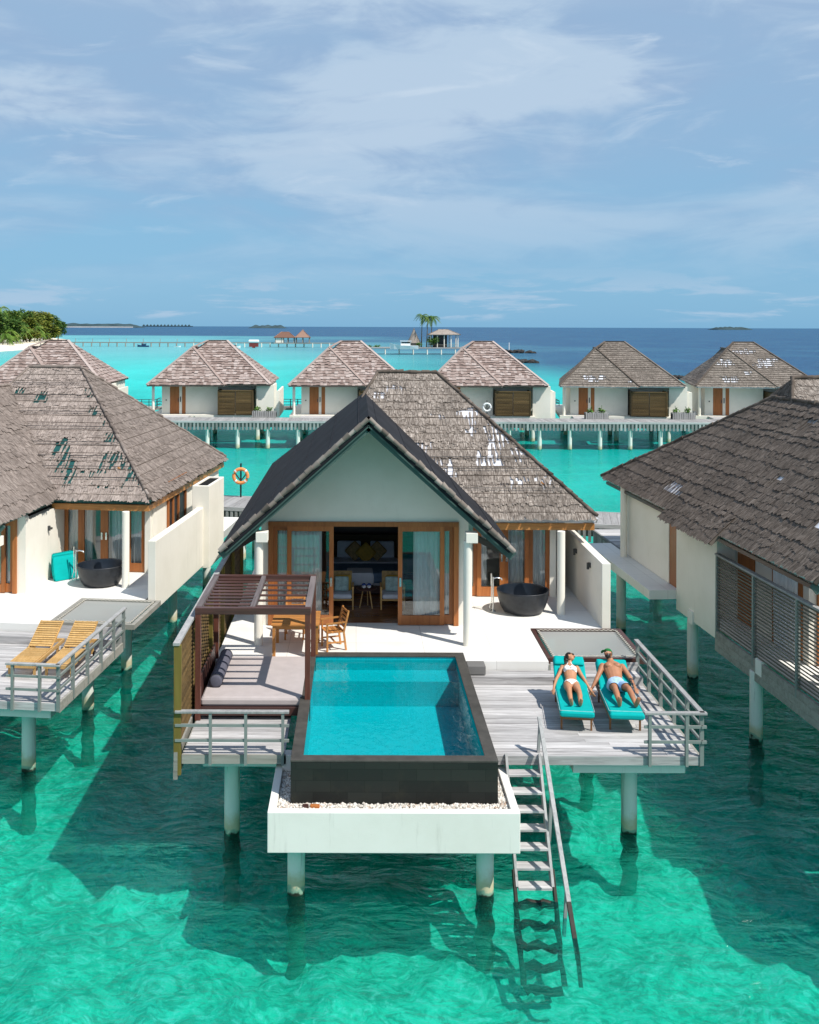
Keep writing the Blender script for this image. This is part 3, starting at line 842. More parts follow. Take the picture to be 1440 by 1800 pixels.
    f = MB(); f.box(-2.46, -2.425, 7.6, 8.1, 2.27, 4.6); f.build('side_door', 'door_wood', v)
    # -------- room inside
    zc = 0 if not rdx else .58
    if inside:
        f = MB()
        for k in range(26): f.box(-2.22, 2.65, .2 + k * .2, .2 + k * .2 + .196, 2.2, 2.262)
        f.build('floor', 'floor_wood', v)
        f = MB(); f.box(-2.22, 2.65, 5.3, 5.42, 2.26, 4.98 - zc); f.build('panel_wall', 'mahogany', v)
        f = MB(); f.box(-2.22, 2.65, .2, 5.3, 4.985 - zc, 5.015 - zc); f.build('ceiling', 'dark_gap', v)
        f = MB(); f.box(2.85, 5.45, 5.3, 5.42, 2.26, 4.95 - zc); f.box(2.85, 5.45, 2.82, 5.3, 2.2, 2.256); f.build('room_wall', 'far_plaster', v)
        f = MB(); f.box(2.86, 5.45, 2.82, 5.3, 4.86 - zc, 4.9 - zc); f.build('ceiling', 'far_plaster', v)
    else:
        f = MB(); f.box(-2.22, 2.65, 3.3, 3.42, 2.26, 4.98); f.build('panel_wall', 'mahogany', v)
    # -------- columns
    for (x, y, ztc) in ((-2.33, -1.52, 4.75 if not rdx else 4.3), (2.66, -1.52, 4.75 if not rdx else 4.2), (5.42, 1.0, 4.45)):
        f = MB(); f.cyl((x, y, 2.25), (x, y, ztc), .105, n=20); f.build('column', 'plaster', v)
    for x in (-2.33, 2.66):
        f = MB(); f.box(x - .06, x + .22, -1.68, -1.38, *((4.72, 4.96) if not rdx else (3.95, 4.2))); f.build('bracket', 'plaster', v, .01)
    if bay:
        f = MB(); f.cyl((-3.1, 10.4, 2.25), (-3.1, 10.4, 4.6), .11, n=16); f.build('column', 'plaster', v)
    # -------- floor slab and piles (floor coordinates)
    T = Matrix.Translation((-hx, 0, 0))
    f = MB()
    f.box(-3.2 if not bay else -2.9, -1.14, -2.62, 11.5, 1.98, 2.25); f.box(-1.14, 2.49, -2.18, 11.5, 1.982, 2.25)
    f.box(2.49, 4.38, -2.62, 11.5, 1.98, 2.25); f.box(4.38, 6.2, -.2, 11.5, 1.982, 2.25)
    if bay: f.box(-3.75, -2.9, 6.3, 12.4, 1.99, 2.25); f.box(-2.9, 0, 11.5, 12.4, 1.99, 2.25)
    f.xform(T).build('floor_slab', 'terrace_stone', v)
    f = MB()
    for y in (-1.9, 1.2, 5.2, 9.8): f.box(-3.0, 5.9, y - .15, y + .15, 1.62, 1.98)
    f.xform(T).build('floor_beam', 'white_concrete', v)
    for (x, y, ztop) in piles:
        pile_mesh(MB(), x - hx, y, ztop).build('pile', 'pile_paint', v)
    return v
# ================================================================== things standing on the terraces and decks
ZD = 1.87
def pile_mesh(m, x, y, zt, r=.152):
    """smooth painted shaft above the water, below it growth lumps and a sway imitating refraction"""
    n = 18; zs = [-1.75, -1.45, -1.2, -1.0, -.82, -.66, -.5, -.36, -.24, -.13, -.03, .05, .3, zt]
    vs = []; a0 = random.random() * 6
    for j, z in enumerate(zs):
        k = 0 if z > 0 else min(1, -z / .4)
        ox, oy = .035 * k * sin(z * 13 + a0), .03 * k * cos(z * 11 + a0)  # sway puts the wobble of refraction into the shape
        for i in range(n):
            a = 2 * pi * i / n
            rr = r + k * .03 * noise.noise(Vector((cos(a) * 2 + x, sin(a) * 2 + y, z * 6)))
            vs.append((x + ox + rr * cos(a), y + oy + rr * sin(a), z))
    rnd = random.random()
    m.add(vs, [(j * n + i, j * n + (i + 1) % n, (j + 1) * n + (i + 1) % n, (j + 1) * n + i) for j in range(len(zs) - 1) for i in range(n)], rnd, sm=True)
    m.add(vs[-n:], [tuple(range(n))], rnd)
    return m
def privacy_wall(F, dx, label):
    w = root('privacy_wall', F, (6.31 + dx, 0, 2.0), label, 'wall', 'privacy walls beside the bathing terraces')
    m = MB(); m.box(6.2 + dx, 6.42 + dx, -.2, 5.0, 1.97, 3.89); m.build('wall_panel', 'plaster', w, .012)
    m = MB(); x0, x1, y0, y1 = 6.05 + dx, 6.62 + dx, 4.8, 6.8
    m.box(x0, x1, y0, y0 + .12, 1.9, 4.6); m.box(x0, x1, y1 - .12, y1, 1.9, 4.6); m.box(x0, x0 + .1, y0 + .12, y1 - .12, 1.9, 4.6); m.box(x1 - .1, x1, y0 + .12, y1 - .12, 1.9, 4.6)
    m.box(x0 + .1, x1 - .1, y0 + .12, y1 - .12, 1.9, 2.1)
    m.build('shower_box', 'plaster', w, .012)
    m = MB(); m.box(x0 + .1, x1 - .1, y0 + .12, y1 - .12, 4.5, 4.56); m.build('box_lining', 'dark_gap', w)
    for y in (1.0, 2.6):
        k = MB(); k.box(6.14 + dx, 6.2 + dx, y - .05, y + .05, 3.50, 3.62); k.cyl((6.13 + dx, y, 3.45), (6.13 + dx, y, 3.62), .035, n=8); k.build('wall_lamp', 'steel_dark', w)
    return w
def bathtub(F, x, y, label, deg=0):
    t = own(root('bathtub', F, (x, y, 2.25), label, 'bathtub', 'round stone bathtubs', deg))
    prof = [(0.0, 0.01), (.42, .01), (.52, .04), (.60, .18), (.66, .36), (.695, .56), (.70, .60), (.685, .612), (.655, .60)]
    m = MB(); m.lathe(prof, (0, 0, 0), 40, sx=1.0, sy=.92); m.build('shell', 'stone_black', t)
    m = MB(); m.lathe([(.655, .60), (.635, .50), (.58, .28), (.48, .14), (0.0, .12)], (0, 0, 0), 40, sy=.92); m.build('basin', 'bath_inside', t)
    return t
def faucet(F, x, y, label):
    t = own(root('bath_faucet', F, (x, y, 2.25), label, 'faucet', 'standing bath faucets'))
    m = MB(); m.cyl((0, 0, 0), (0, 0, .03), .07, n=14); m.cyl((0, 0, 0), (0, 0, .92), .022, n=10); m.tube([(0, 0, .88), (.1, 0, .9), (.22, 0, .88), (.24, 0, .84)], .02)
    m.build('spout', 'chrome', t)
    m = MB(); m.cyl((-.05, -.03, .25), (-.05, -.03, .72), .013, n=8); m.cyl((-.05, -.03, .72), (-.05, -.03, 1.02), .022, n=8); m.tube([(-.05, -.03, .3), (-.1, -.05, .12), (-.04, -.06, .05), (0, 0, .3)], .01)
    m.build('hand_shower', 'chrome', t)
    return t
def planks(mb, x0, x1, y0, y1, z, w=.14, th=.03, gap=.007, axis='X', lens=(2.2, 3.6)):
    a0, a1, b0, b1 = (x0, x1, y0, y1) if axis == 'X' else (y0, y1, x0, x1)
    b = b0
    while b < b1 - .02:
        bb = min(b + w - gap, b1); a = a0
        first = random.uniform(.5, 1) * lens[1]
        while a < a1 - .05:
            e = min(a + first, a1); first = random.uniform(*lens)
            if a1 - e < .4: e = a1
            dz = random.uniform(-.004, .004)
            if axis == 'X': mb.box(a, e - .004, b, bb, z - th, z + dz)
            else: mb.box(b, bb, a, e - .004, z - th, z + dz)
            a = e
        b += w
    return mb
def right_deck(F, label, pile_y=-5.65, dx=0, xs=2.52):
    d = root('wooden_deck', F, (4.4 + dx, -4.5, ZD), label, 'deck', 'grey timber decks on piles')
    m = MB()
    planks(m, xs + dx, 6.4 + dx, -6.55, -3.05, ZD)
    planks(m, xs + dx, 6.4 + dx, -3.05, -2.64 if xs > 2 else -2.15, ZD + .19, w=.2)
    m.box(2.52 + dx, 6.4 + dx, -3.05, -3.02, ZD + .0, ZD + .155)
    m.box(4.42 + dx, 6.4 + dx, -2.66, -2.63, ZD + .19, ZD + .37); m.box(xs + dx, 6.4 + dx, -2.66, -2.63, ZD - .1, ZD + .15)  # last board added to keep sunlight from passing under the slab
    m.build('decking', 'deck_grey', d)
    m = MB(); m.box(2.52 + dx, 6.42 + dx, -6.60, -6.555, ZD - .17, ZD - .005); m.build('fascia', 'deck_grey', d)
    m = MB(); m.box(6.402 + dx, 6.45 + dx, -6.55, -2.64, ZD - .22, ZD - .005)
    for k in range(6): m.box(2.6 + dx + k * .7, 2.68 + dx + k * .7, -6.54, -2.75, ZD - .17, ZD - .032)
    m.build('side_board', 'screen_olive' if dx else 'fascia_grey', d)
    m = MB(); m.box(4.09 + dx, 6.2 + dx, -6.42, -6.05, ZD - .40, ZD - .175); m.build('beam', 'white_concrete', d, .01); m = MB(); m.box(4.09 + dx, 6.2 + dx, -2.6, -2.3, ZD - .40, ZD - .175); m.build('beam', 'white_concrete', d, .01)
    pile_mesh(MB(), 5.36 + dx, pile_y, ZD - .175).build('pile', 'pile_paint', d)
    pile_mesh(MB(), 5.36 + dx, -2.2, ZD - .175).build('pile', 'pile_paint', d)
    return d
def railing(F, runs, label, mat='rail_metal'):
    """runs: list of (start xy, end xy, post fractions); top rail over posts and two thin mid rails"""
    p0 = runs[0][0]
    r = root('deck_railing', F, (p0[0], p0[1], ZD), label, 'railing', 'timber and metal deck railings')
    t = MB(); mid = MB()
    for (a, b, posts) in runs:
        t.bar((a[0], a[1], 2.685), (b[0], b[1], 2.685), .10, .045)
        for z in (2.43, 2.15): mid.bar((a[0], a[1], z), (b[0], b[1], z), .035, .05)
        for q in posts:
            x = a[0] + (b[0] - a[0]) * q; y = a[1] + (b[1] - a[1]) * q
            m = MB(); along = abs(b[0] - a[0]) > abs(b[1] - a[1])
            hw, hd = (.026, .036) if along else (.036, .026)
            m.box(x - hw, x + hw, y - hd, y + hd, ZD - .17, 2.66); m.build('post', mat, r)
    t.build('top_rail', 'rail_wood', r, .006); mid.build('mid_rail', mat if mat != 'rail_metal' else 'rail_metal', r)
    return r
def hammock(F, label, mat='mahogany', dx=0):
    h = root('overwater_net', F, (5.5 + dx, -1.3, 2.2), label, 'hammock net', 'nets stretched over the water')
    x0, x1, y0, y1 = 4.40 + dx, 6.66 + dx, -2.42, -.22
    m = MB()
    m.box(x0, x1, y1 - .09, y1, 2.13, 2.258); m.box(x0, x1, y0, y0 + .09, 2.13, 2.258)
    m.box(x0, x0 + .09, y0 + .09, y1 - .09, 2.132, 2.255); m.box(x1 - .11, x1, y0 + .09, y1 - .09, 2.132, 2.255)
    m.build('frame', mat, h)
    n = MB(); g = 14; vs = []
    for j in range(g + 1):
        for i in range(g + 1):
            a, b = i / g, j / g
            vs.append((x0 + .16 + (x1 - x0 - .33) * a, y0 + .15 + (y1 - y0 - .30) * b, 2.225 - .13 * sin(pi * a) * sin(pi * b)))
    n.add(vs, [(j * (g + 1) + i, j * (g + 1) + i + 1, (j + 1) * (g + 1) + i + 1, (j + 1) * (g + 1) + i) for j in range(g) for i in range(g)], sm=True)
    n.build('net', 'net_mesh', h)
    c = MB(); pts = []
    def zig(a, b, na, k):
        for i in range(k):
            t = i / k; p = Vector(a).lerp(Vector(b), t)
            pts.append(p + Vector(na) * (.07 if i % 2 else .0))
    zig((x0 + .12, y0 + .12, 2.262), (x1 - .12, y0 + .12, 2.262), (0, .06 / .07, 0), 36)
    zig((x1 - .13, y0 + .12, 2.262), (x1 - .13, y1 - .12, 2.262), (-.9, 0, 0), 34)
    zig((x1 - .12, y1 - .12, 2.262), (x0 + .12, y1 - .12, 2.262), (0, -.9, 0), 36)
    zig((x0 + .12, y1 - .12, 2.262), (x0 + .12, y0 + .12, 2.262), (.9, 0, 0), 34)
    c.tube(pts, .012, 5, closed=True)
    c.build('lacing', 'net_cord', h)
    return h
def lounger(F, x, y, deg, label, group, mat='teak_pale', wheels=False, lw=.025):
    l = own(root('sun_lounger', F, (x, y, ZD), label, 'sun lounger', group, deg))
    m = MB()
    for sx in (-.30, .30): m.box(sx - .02, sx + .02, .02, 1.9, .24, .32)
    m.box(-.28, .28, .02, .06, .24, .32); m.box(-.28, .28, 1.86, 1.9, .24, .32)
    m.build('frame', mat, l)
    s = MB()
    for k in range(15): s.box(-.28, .28, .08 + k * .07, .13 + k * .07, .322, .342)
    s.build('seat', mat, l)
    ang = atan2(.41, .78)
    b = MB()
    for k in range(12): b.box(-.27, .27, .04 + k * .07, .09 + k * .07, 0, .02)
    b.box(-.29, -.25, 0, .89, -.03, 0); b.box(.25, .29, 0, .89, -.03, 0)
    b.xform(Matrix.Translation((0, 1.13, .335)) @ Matrix.Rotation(ang, 4, 'X'))
    b.build('backrest', mat, l)
    b = MB(); b.bar((-.2, 1.72, .62), (-.2, 1.62, .3), .03, .03); b.bar((.2, 1.72, .62), (.2, 1.62, .3), .03, .03); b.build('prop', mat, l)
    b = MB()
    for sx in (-.335, .335): b.bar((sx, 1.1, .30), (sx, 1.62, .42), .03, .06)
    for (sx, sy) in ((-.29, .13), (.29, .13), (-.29, 1.52), (.29, 1.52)):
        q = MB(); q.box(sx - lw, sx + lw, sy - lw, sy + lw, 0 if not (wheels and sy > 1) else .08, .24); q.build('leg', mat, l)
    if wheels:
        for sx in (-.34, .34):
            q = MB(); q.cyl((sx - .02, 1.52, .08), (sx + .02, 1.52, .08), .08, n=16); w = q.build('wheel', 'lens_black', l)
            q = MB(); q.cyl((sx - .022, 1.52, .08), (sx + .022, 1.52, .08), .045, n=12); q.build('hub', 'white_paint', w)
    return l
def lounger_cushion(F, x, y, deg, label, pillow=True, slip=0.0):
    c = own(root('lounger_cushion', F, (x, y, ZD), label, 'cushion', 'turquoise lounger cushions', deg))
    ang = atan2(.41, .78)
    m = MB(); m.cushion(-.335, .335, -.06 - slip, 1.13, .30, .425, .035); m.build('seat_pad', 'turquoise_fabric', c)
    m = MB(); m.cushion(-.33, .33, 0, .88 - slip, .022, .10, .03)
    m.xform(Matrix.Translation((0, 1.12, .338)) @ Matrix.Rotation(ang, 4, 'X')); m.build('back_pad', 'turquoise_fabric', c)
    if pillow:
        m = MB(); m.cushion(-.31, .31, .66 - slip, .89 - slip, .09, .17, .035)
        m.xform(Matrix.Translation((0, 1.12, .338)) @ Matrix.Rotation(ang, 4, 'X')); m.build('head_roll', 'turquoise_fabric', c)
    m = MB(); m.tube([(-.335, -.02, .425), (.335, -.02, .425)], .006, 5); m.tube([(-.335, 1.12, .425), (-.335, -.02, .425)], .006, 5); m.tube([(.335, 1.12, .425), (.335, -.02, .425)], .006, 5)
    m.build('piping', 'pillow_aqua', c)
    return c
def slat_screen(F, X, y0, y1, label, mat='screen_slat', pw=.045, top=3.94, bot=1.95, slats=23, face=-1):
    s = root('slatted_screen', F, (X, y0, ZD), label, 'screen', 'slatted screens along the decks')
    m = MB()
    for k in range(slats):
        z = bot + .06 + (top - bot - .14) * k / (slats - 1)
        m.add([(X - .02, y0, z + .028), (X - .02, y1, z + .028), (X + .02, y1, z - .014), (X + .02, y0, z - .014), (X - .026, y0, z + .010), (X - .026, y1, z + .010), (X + .014, y1, z - .034), (X + .014, y0, z - .034)],
              [(0, 1, 2, 3), (7, 6, 5, 4), (0, 4, 5, 1), (2, 6, 7, 3), (0, 3, 7, 4), (1, 5, 6, 2)])
    m.build('slat_panel', mat, s)
    n = max(2, int(round((y1 - y0) / 2.1)) + 1)
    for k in range(n):
        y = y0 + (y1 - y0) * k / (n - 1)
        q = MB(); q.box(X - .045, X + pw, y - .035, y + .035, 1.5, top - .03); q.build('post', 'rail_metal' if mat == 'screen_slat' else 'screen_olive', s)
    q = MB(); q.box(X - .06, X + .06, y0 - .05, y1 + .05, top - .03, top + .02); q.build('top_rail', 'rail_wood', s)
    q = MB()
    for i, (a, b) in enumerate(((1.42, 1.58), (1.585, 1.75), (1.755, 1.93))): q.box(X - .05 + i * .004, X + .03, y0 - .04, y1 + .04, a, b)
    q.build('skirting_board', 'fascia_grey', s)
    return s
def dining_table(F, x0, x1, y0, y1, label):
    t = root('dining_table', F, ((x0 + x1) / 2, (y0 + y1) / 2, 2.25), label, 'table', 'teak terrace tables')
    m = MB()
    n = 9; w = (y1 - y0) / n
    for k in range(n): m.box(x0, x1, y0 + k * w, y0 + (k + 1) * w - .006, 2.965, 3.0)
    m.build('table_top', 'teak', t)
    m = MB(); m.box(x0 + .05, x1 - .05, y0 + .05, y0 + .08, 2.88, 2.964); m.box(x0 + .05, x1 - .05, y1 - .08, y1 - .05, 2.88, 2.964); m.box(x0 + .05, x0 + .08, y0 + .08, y1 - .08, 2.88, 2.964); m.box(x1 - .08, x1 - .05, y0 + .08, y1 - .08, 2.88, 2.964)
    m.build('apron', 'teak', t)
    for x in (x0 + .06, x1 - .06):
        for y in (y0 + .06, y1 - .06):
            m = MB(); m.box(x - .035, x + .035, y - .035, y + .035, 2.25, 2.963); m.build('leg', 'teak', t)
    return t
def dining_chair(F, x, y, deg, label):
    c = own(root('dining_chair', F, (x, y, 2.25), label, 'chair', 'teak terrace chairs', deg))
    m = MB()
    for k in range(7): m.box(-.24, .24, -.22 + k * .065, -.165 + k * .065, .425, .45)
    m.build('seat', 'teak', c)
    for sx in (-.22, .22):
        m = MB(); m.bar((sx, -.2, 0), (sx, -.2, .62), .04, .04, (1, 0, 0)); m.build('leg', 'teak', c)
        m = MB(); m.bar((sx, .26, 0), (sx, .2, .44), .04, .045, (1, 0, 0)); m.bar((sx, .2, .43), (sx, .32, .92), .04, .045, (1, 0, 0)); m.build('leg', 'teak', c)
        m = MB(); m.bar((sx, -.24, .64), (sx, .28, .66), .05, .03); m.build('armrest', 'teak', c)
    m = MB()
    for k in range(5):
        t = k / 4; m.bar((-.2, .225 + .085 * t, .54 + .34 * t), (.2, .225 + .085 * t, .54 + .34 * t), .02, .05)
    m.build('backrest', 'teak', c)
    m = MB()
    for sx in (-.22, .22): m.bar((sx, -.2, .2), (sx, .24, .2), .03, .03)
    m.bar((-.22, 0, .2), (.22, 0, .2), .03, .03); m.build('stretcher', 'teak', c)
    return c
# ================================================================== pool, daybed, stairs
def plunge_pool(F):
    X0, X1, Y0, Y1 = -1.13, 2.48, -7.78, -2.19
    p = root('plunge_pool', F, (.68, -5, .95), 'raised dark stone plunge pool with turquoise water beside the daybed', 'pool')
    m = MB()
    m.box(X0, X1, Y0, Y0 + .16, 1.46, 2.268); m.box(X0, X1, Y1 - .16, Y1, 1.0, 2.268)
    m.box(X0, X0 + .16, Y0 + .16, Y1 - .16, 1.0, 2.268); m.box(X1 - .16, X1, Y0 + .16, Y1 - .16, 1.0, 2.268)
    m.box(X0 + .16, X1 - .16, Y0 + .16, Y1 - .16, .96, 1.05)
    m.build('pool_shell', 'pool_stone', p, .01)
    m = MB(); c = .21
    m.box(X0 - .005, X1 + .005, Y0 - .005, Y0 + c, 2.27, 2.305); m.box(X0 - .005, X1 + .005, Y1 - .24, Y1 + .003, 2.27, 2.305)
    m.box(X0 - .005, X0 + c, Y0 + c, Y1 - .24, 2.27, 2.304); m.box(X1 - c, X1 + .005, Y0 + c, Y1 - .24, 2.27, 2.304)
    m.build('coping', 'coping_stone', p, .006)
    a0, a1, b0, b1 = X0 + c - .02, X1 - c + .02, Y0 + c - .02, Y1 - .22
    m = MB(); z0 = 1.42
    m.add([(a0, b0, z0), (a1, b0, z0), (a1, b1, z0), (a0, b1, z0)], [(0, 1, 2, 3)])
    for (q, s) in (((a0, b0), (a1, b0)), ((a1, b0), (a1, b1)), ((a1, b1), (a0, b1)), ((a0, b1), (a0, b0))):
        m.add([(q[0], q[1], z0), (s[0], s[1], z0), (s[0], s[1], 2.268), (q[0], q[1], 2.268)], [(0, 1, 2, 3)])
    m.box(a0 + .002, a1 - .002, b1 - .72, b1 - .002, z0 + .002, 1.97)
    m.build('tile_lining', 'pool_tile', p)
    m = MB(); n = 12
    m.add([(a0 + (a1 - a0) * i / n, b0 + (b1 - b0) * j / n, 2.215) for j in range(n + 1) for i in range(n + 1)],
          [(j * (n + 1) + i, j * (n + 1) + i + 1, (j + 1) * (n + 1) + i + 1, (j + 1) * (n + 1) + i) for j in range(n) for i in range(n)], sm=True)
    m.build('pool_surface', 'pool_water', p)
    m = MB(); m.box(X1 + .02, X1 + .42, -3.0, -2.64, 2.08, 2.268); m.build('pool_step', 'step_stone', p, .008)
    # white trough under the pool, filled with pebbles, on two piles
    t = root('pebble_trough', F, (.65, -7.0, .95), 'white concrete trough of pale pebbles under the dark pool', 'trough')
    x0, x1, y0, y1 = -1.49, 2.79, -8.25, -6.0
    m = MB()
    m.box(x0, x1, y0, y0 + .15, .94, 1.63); m.box(x0, x0 + .14, y0 + .15, y1, .94, 1.628); m.box(x1 - .14, x1, y0 + .15, y1, .94, 1.628)
    m.box(x0 + .14, x1 - .14, y0 + .15, y1, .94, 1.45)
    m.build('trough_wall', 'white_concrete', t, .012)
    for x in (-1.03, 2.26):
        pile_mesh(MB(), x, -7.75, .94).build('pile', 'pile_paint', t)
    m = MB(); m.box(x1 + .003, x1 + .03, y0 + .25, y0 + .33, .96, 1.2); m.build('pipe', 'pipe_blue', t)
    m = MB(); m.box(-1.36, -1.2, -6.6, -6.35, 1.3, 1.86); m.build('overflow_duct', 'white_concrete', t, .01)
    g = MB()
    def peb(xa, xb, ya, yb, k):
        for _ in range(k):
            x, y = random.uniform(xa, xb), random.uniform(ya, yb); s = random.uniform(.016, .034)
            z = 1.53 + random.uniform(0, .035)
            a = random.random() * 3; e = s * random.uniform(.7, 1.3)
            pts = [(x + s * cos(a + q * pi / 2.5), y + e * sin(a + q * pi / 2.5), z) for q in range(5)] + [(x, y, z + s * .8)]
            g.add(pts, [(0, 1, 5), (1, 2, 5), (2, 3, 5), (3, 4, 5), (4, 0, 5)])
    g.box(x0 + .145, x1 - .145, y0 + .152, y1 - .01, 1.455, 1.52, .2)
    peb(x0 + .15, x1 - .15, y0 + .16, -7.79, 2400); peb(x0 + .15, -1.14, -7.79, -6.05, 1200); peb(2.49, x1 - .15, -7.79, -6.05, 900)
    o = g.build('pebbles', 'gravel', None, F=F); tag(o, 'pale pebbles filling the white trough', 'gravel', kind='stuff')
    for i, (x, lab) in enumerate(((-.86, 'darker broken brick lying in the pebbles by the pool corner'), (-.70, 'orange clay brick lying in the pebbles before the dark pool wall'))):
        b = own(root('clay_brick', F, (x, -7.93, 1.55), lab, 'brick', None, 4 - 7 * i))
        m = MB(); m.box(-.05 - .03 * i, .05 + .03 * i, -.045, .045, 0, .05); m.build('brick_body', 'brick_orange' if i else 'mahogany', b, .006)
def daybed(F):
    g = root('daybed', F, (-2.1, -3.7, ZD), 'mahogany canopy daybed with slatted roof and mauve mattress', 'daybed')
    x0, x1, y0, y1, zt = -3.2, -.98, -5.0, -2.45, 4.15
    for (x, y) in ((x0, y0), (x1, y0), (x0, y1), (x1, y1)):
        m = MB(); m.box(x - .055, x + .055, y - .055, y + .055, ZD, 4.02); m.build('post', 'mahogany_post', g, .004)
    m = MB()
    m.box(x0 - .06, x1 + .06, y0 - .06, y0 + .06, 4.02, 4.15); m.build('roof_beam', 'mahogany', g, .004)
    m = MB(); m.box(x0 - .06, x1 + .06, y1 - .06, y1 + .06, 4.02, 4.15); m.build('roof_beam', 'mahogany', g, .004)
    m = MB()
    for x in (x0, x1): m.box(x - .06, x + .06, y0 + .062, y1 - .062, 4.021, 4.152)
    m.box(-2.16, -2.06, y0 + .062, y1 - .062, 4.022, 4.153)
    m.build('roof_rafter', 'beam_weathered', g, .004)
    m = MB()
    for k in range(10):
        y = y0 + .17 + k * (y1 - y0 - .34) / 9.0
        m.bar((x0 + .062, y, 4.09), (-2.162, y, 4.09), .10, .022, (0, -.05, 1))
    for k in range(6):
        y = y0 + .3 + k * (y1 - y0 - .55) / 5.0
        m.bar((-2.058, y, 4.09), (x1 - .062, y, 4.09), .085, .022, (0, -.05, 1))
    m.build('roof_slat', 'mahogany', g)
    m = MB()
    m.box(x0 + .056, x1 - .056, y0 - .04, y0, ZD + .1, 2.14); m.box(x0 + .056, x1 - .056, y1, y1 + .04, ZD + .1, 2.14)
    m.box(x0 - .04, x0, y0 + .056, y1 - .056, ZD + .1, 2.62); m.box(x1, x1 + .04, y0 + .056, y1 - .056, ZD + .1, 2.2)
    m.box(x0 + .01, x1 - .01, y0 + .01, y1 - .01, 2.06, 2.10)
    m.build('bed_frame', 'mahogany', g, .004)
    m = MB()
    m.cushion(x0 + .04, x1 - .08, y0 + .05, y1 - .02, 2.102, 2.31, .05); m.build('mattress', 'daybed_fabric', g)
    b = root('bolster', F, (-2.95, -3.75, 2.31), 'charcoal bolster roll on the mauve mattress of the daybed', 'bolster')
    m = MB()
    pr = [(0, -.84), (.09, -.84), (.125, -.825), (.135, -.79), (.135, .79), (.125, .825), (.09, .84), (0, .84)]
    m.lathe(pr, (0, 0, 0), 24); m.xform(Matrix.Translation((-2.92, -3.62, 2.44)) @ Matrix.Rotation(R(90), 4, 'X')); m.build('bolster_body', 'bolster_fabric', b)
    m = MB()
    for yy in (-4.42, -2.82): m.tube([(-2.92 + .137 * cos(a * pi / 10), yy, 2.44 + .137 * sin(a * pi / 10)) for a in range(20)], .006, 5, closed=True)
    m.build('piping', 'steel_dark', b)
def stairs(F):
    s = root('wooden_stairs', F, (3.1, -7, 0), 'weathered open-tread wooden stairs leading from the deck into the sea', 'stairs')
    xa, xb = 2.80, 3.42
    top = Vector((0, -6.56, ZD - .02)); d = Vector((0, -1.38, -1.87)) / 1.87      # per metre of drop
    def at(drop): return top + d * drop
    for x in (xa, xb):
        m = MB(); m.bar(Vector((x, 0, 0)) + at(-.02), Vector((x, 0, 0)) + at(1.72), .045, .19, (0, 0, 1)); m.build('stringer', 'rail_wood', s)
        m = MB(); xo = Vector((x + (.03 if x > 3 else -.03), 0, 0)); m.bar(xo + at(1.5), xo + at(1.95), .05, .16)
        m.tube([xo + at(1.9 + i * .16) + Vector((random.uniform(-.025, .025), 0, 0)) for i in range(7)], [random.uniform(.04, .065) for _ in range(7)], 7); m.build('lower_stringer', 'wet_wood', s)  # submerged length wavers to imitate refraction
    k = 0; dr = .22
    while dr < 2.95:
        p = at(dr); m = MB()
        m.box(xa + .02, xb - .02, p.y - .02, p.y + .10, p.z - .035, p.z); m.box(xa + .02, xb - .02, p.y - .13, p.y - .03, p.z - .036, p.z + .001)
        if p.z < .05:
            m = MB(); m.tube([(xa + (xb - xa) * i / 7, p.y + random.uniform(-.05, .05), p.z + random.uniform(-.035, .035)) for i in range(8)], [random.uniform(.05, .085) for _ in range(8)], 7)  # treads under water bent to imitate refraction
        m.build('tread', 'deck_grey' if p.z > .05 else 'wet_wood', s); dr += .243
    hx = 3.50
    r0 = Vector((hx - .05, -6.42, 2.52)); r1 = Vector((hx + .03, -8.62, .35)); r2 = Vector((hx + .055, -9.2, -.23))
    m = MB(); m.bar(r0, r1, .07, .06); m.build('handrail', 'rail_wood', s)
    m = MB(); m.bar(r1, r2, .07, .06); m.bar(r2, r2 + Vector((.0, -.2, -.3)), .06, .05); m.build('lower_handrail', 'wet_wood', s)
    for (t, z) in ((.03, -.75), (.45, -.85), (.94, -.8)):
        p = r0.lerp(r1, t); m = MB(); m.bar(p, p + Vector((-.03, .06, z)), .05, .07, (0, 1, 0)); m.build('rail_post', 'rail_wood', s)
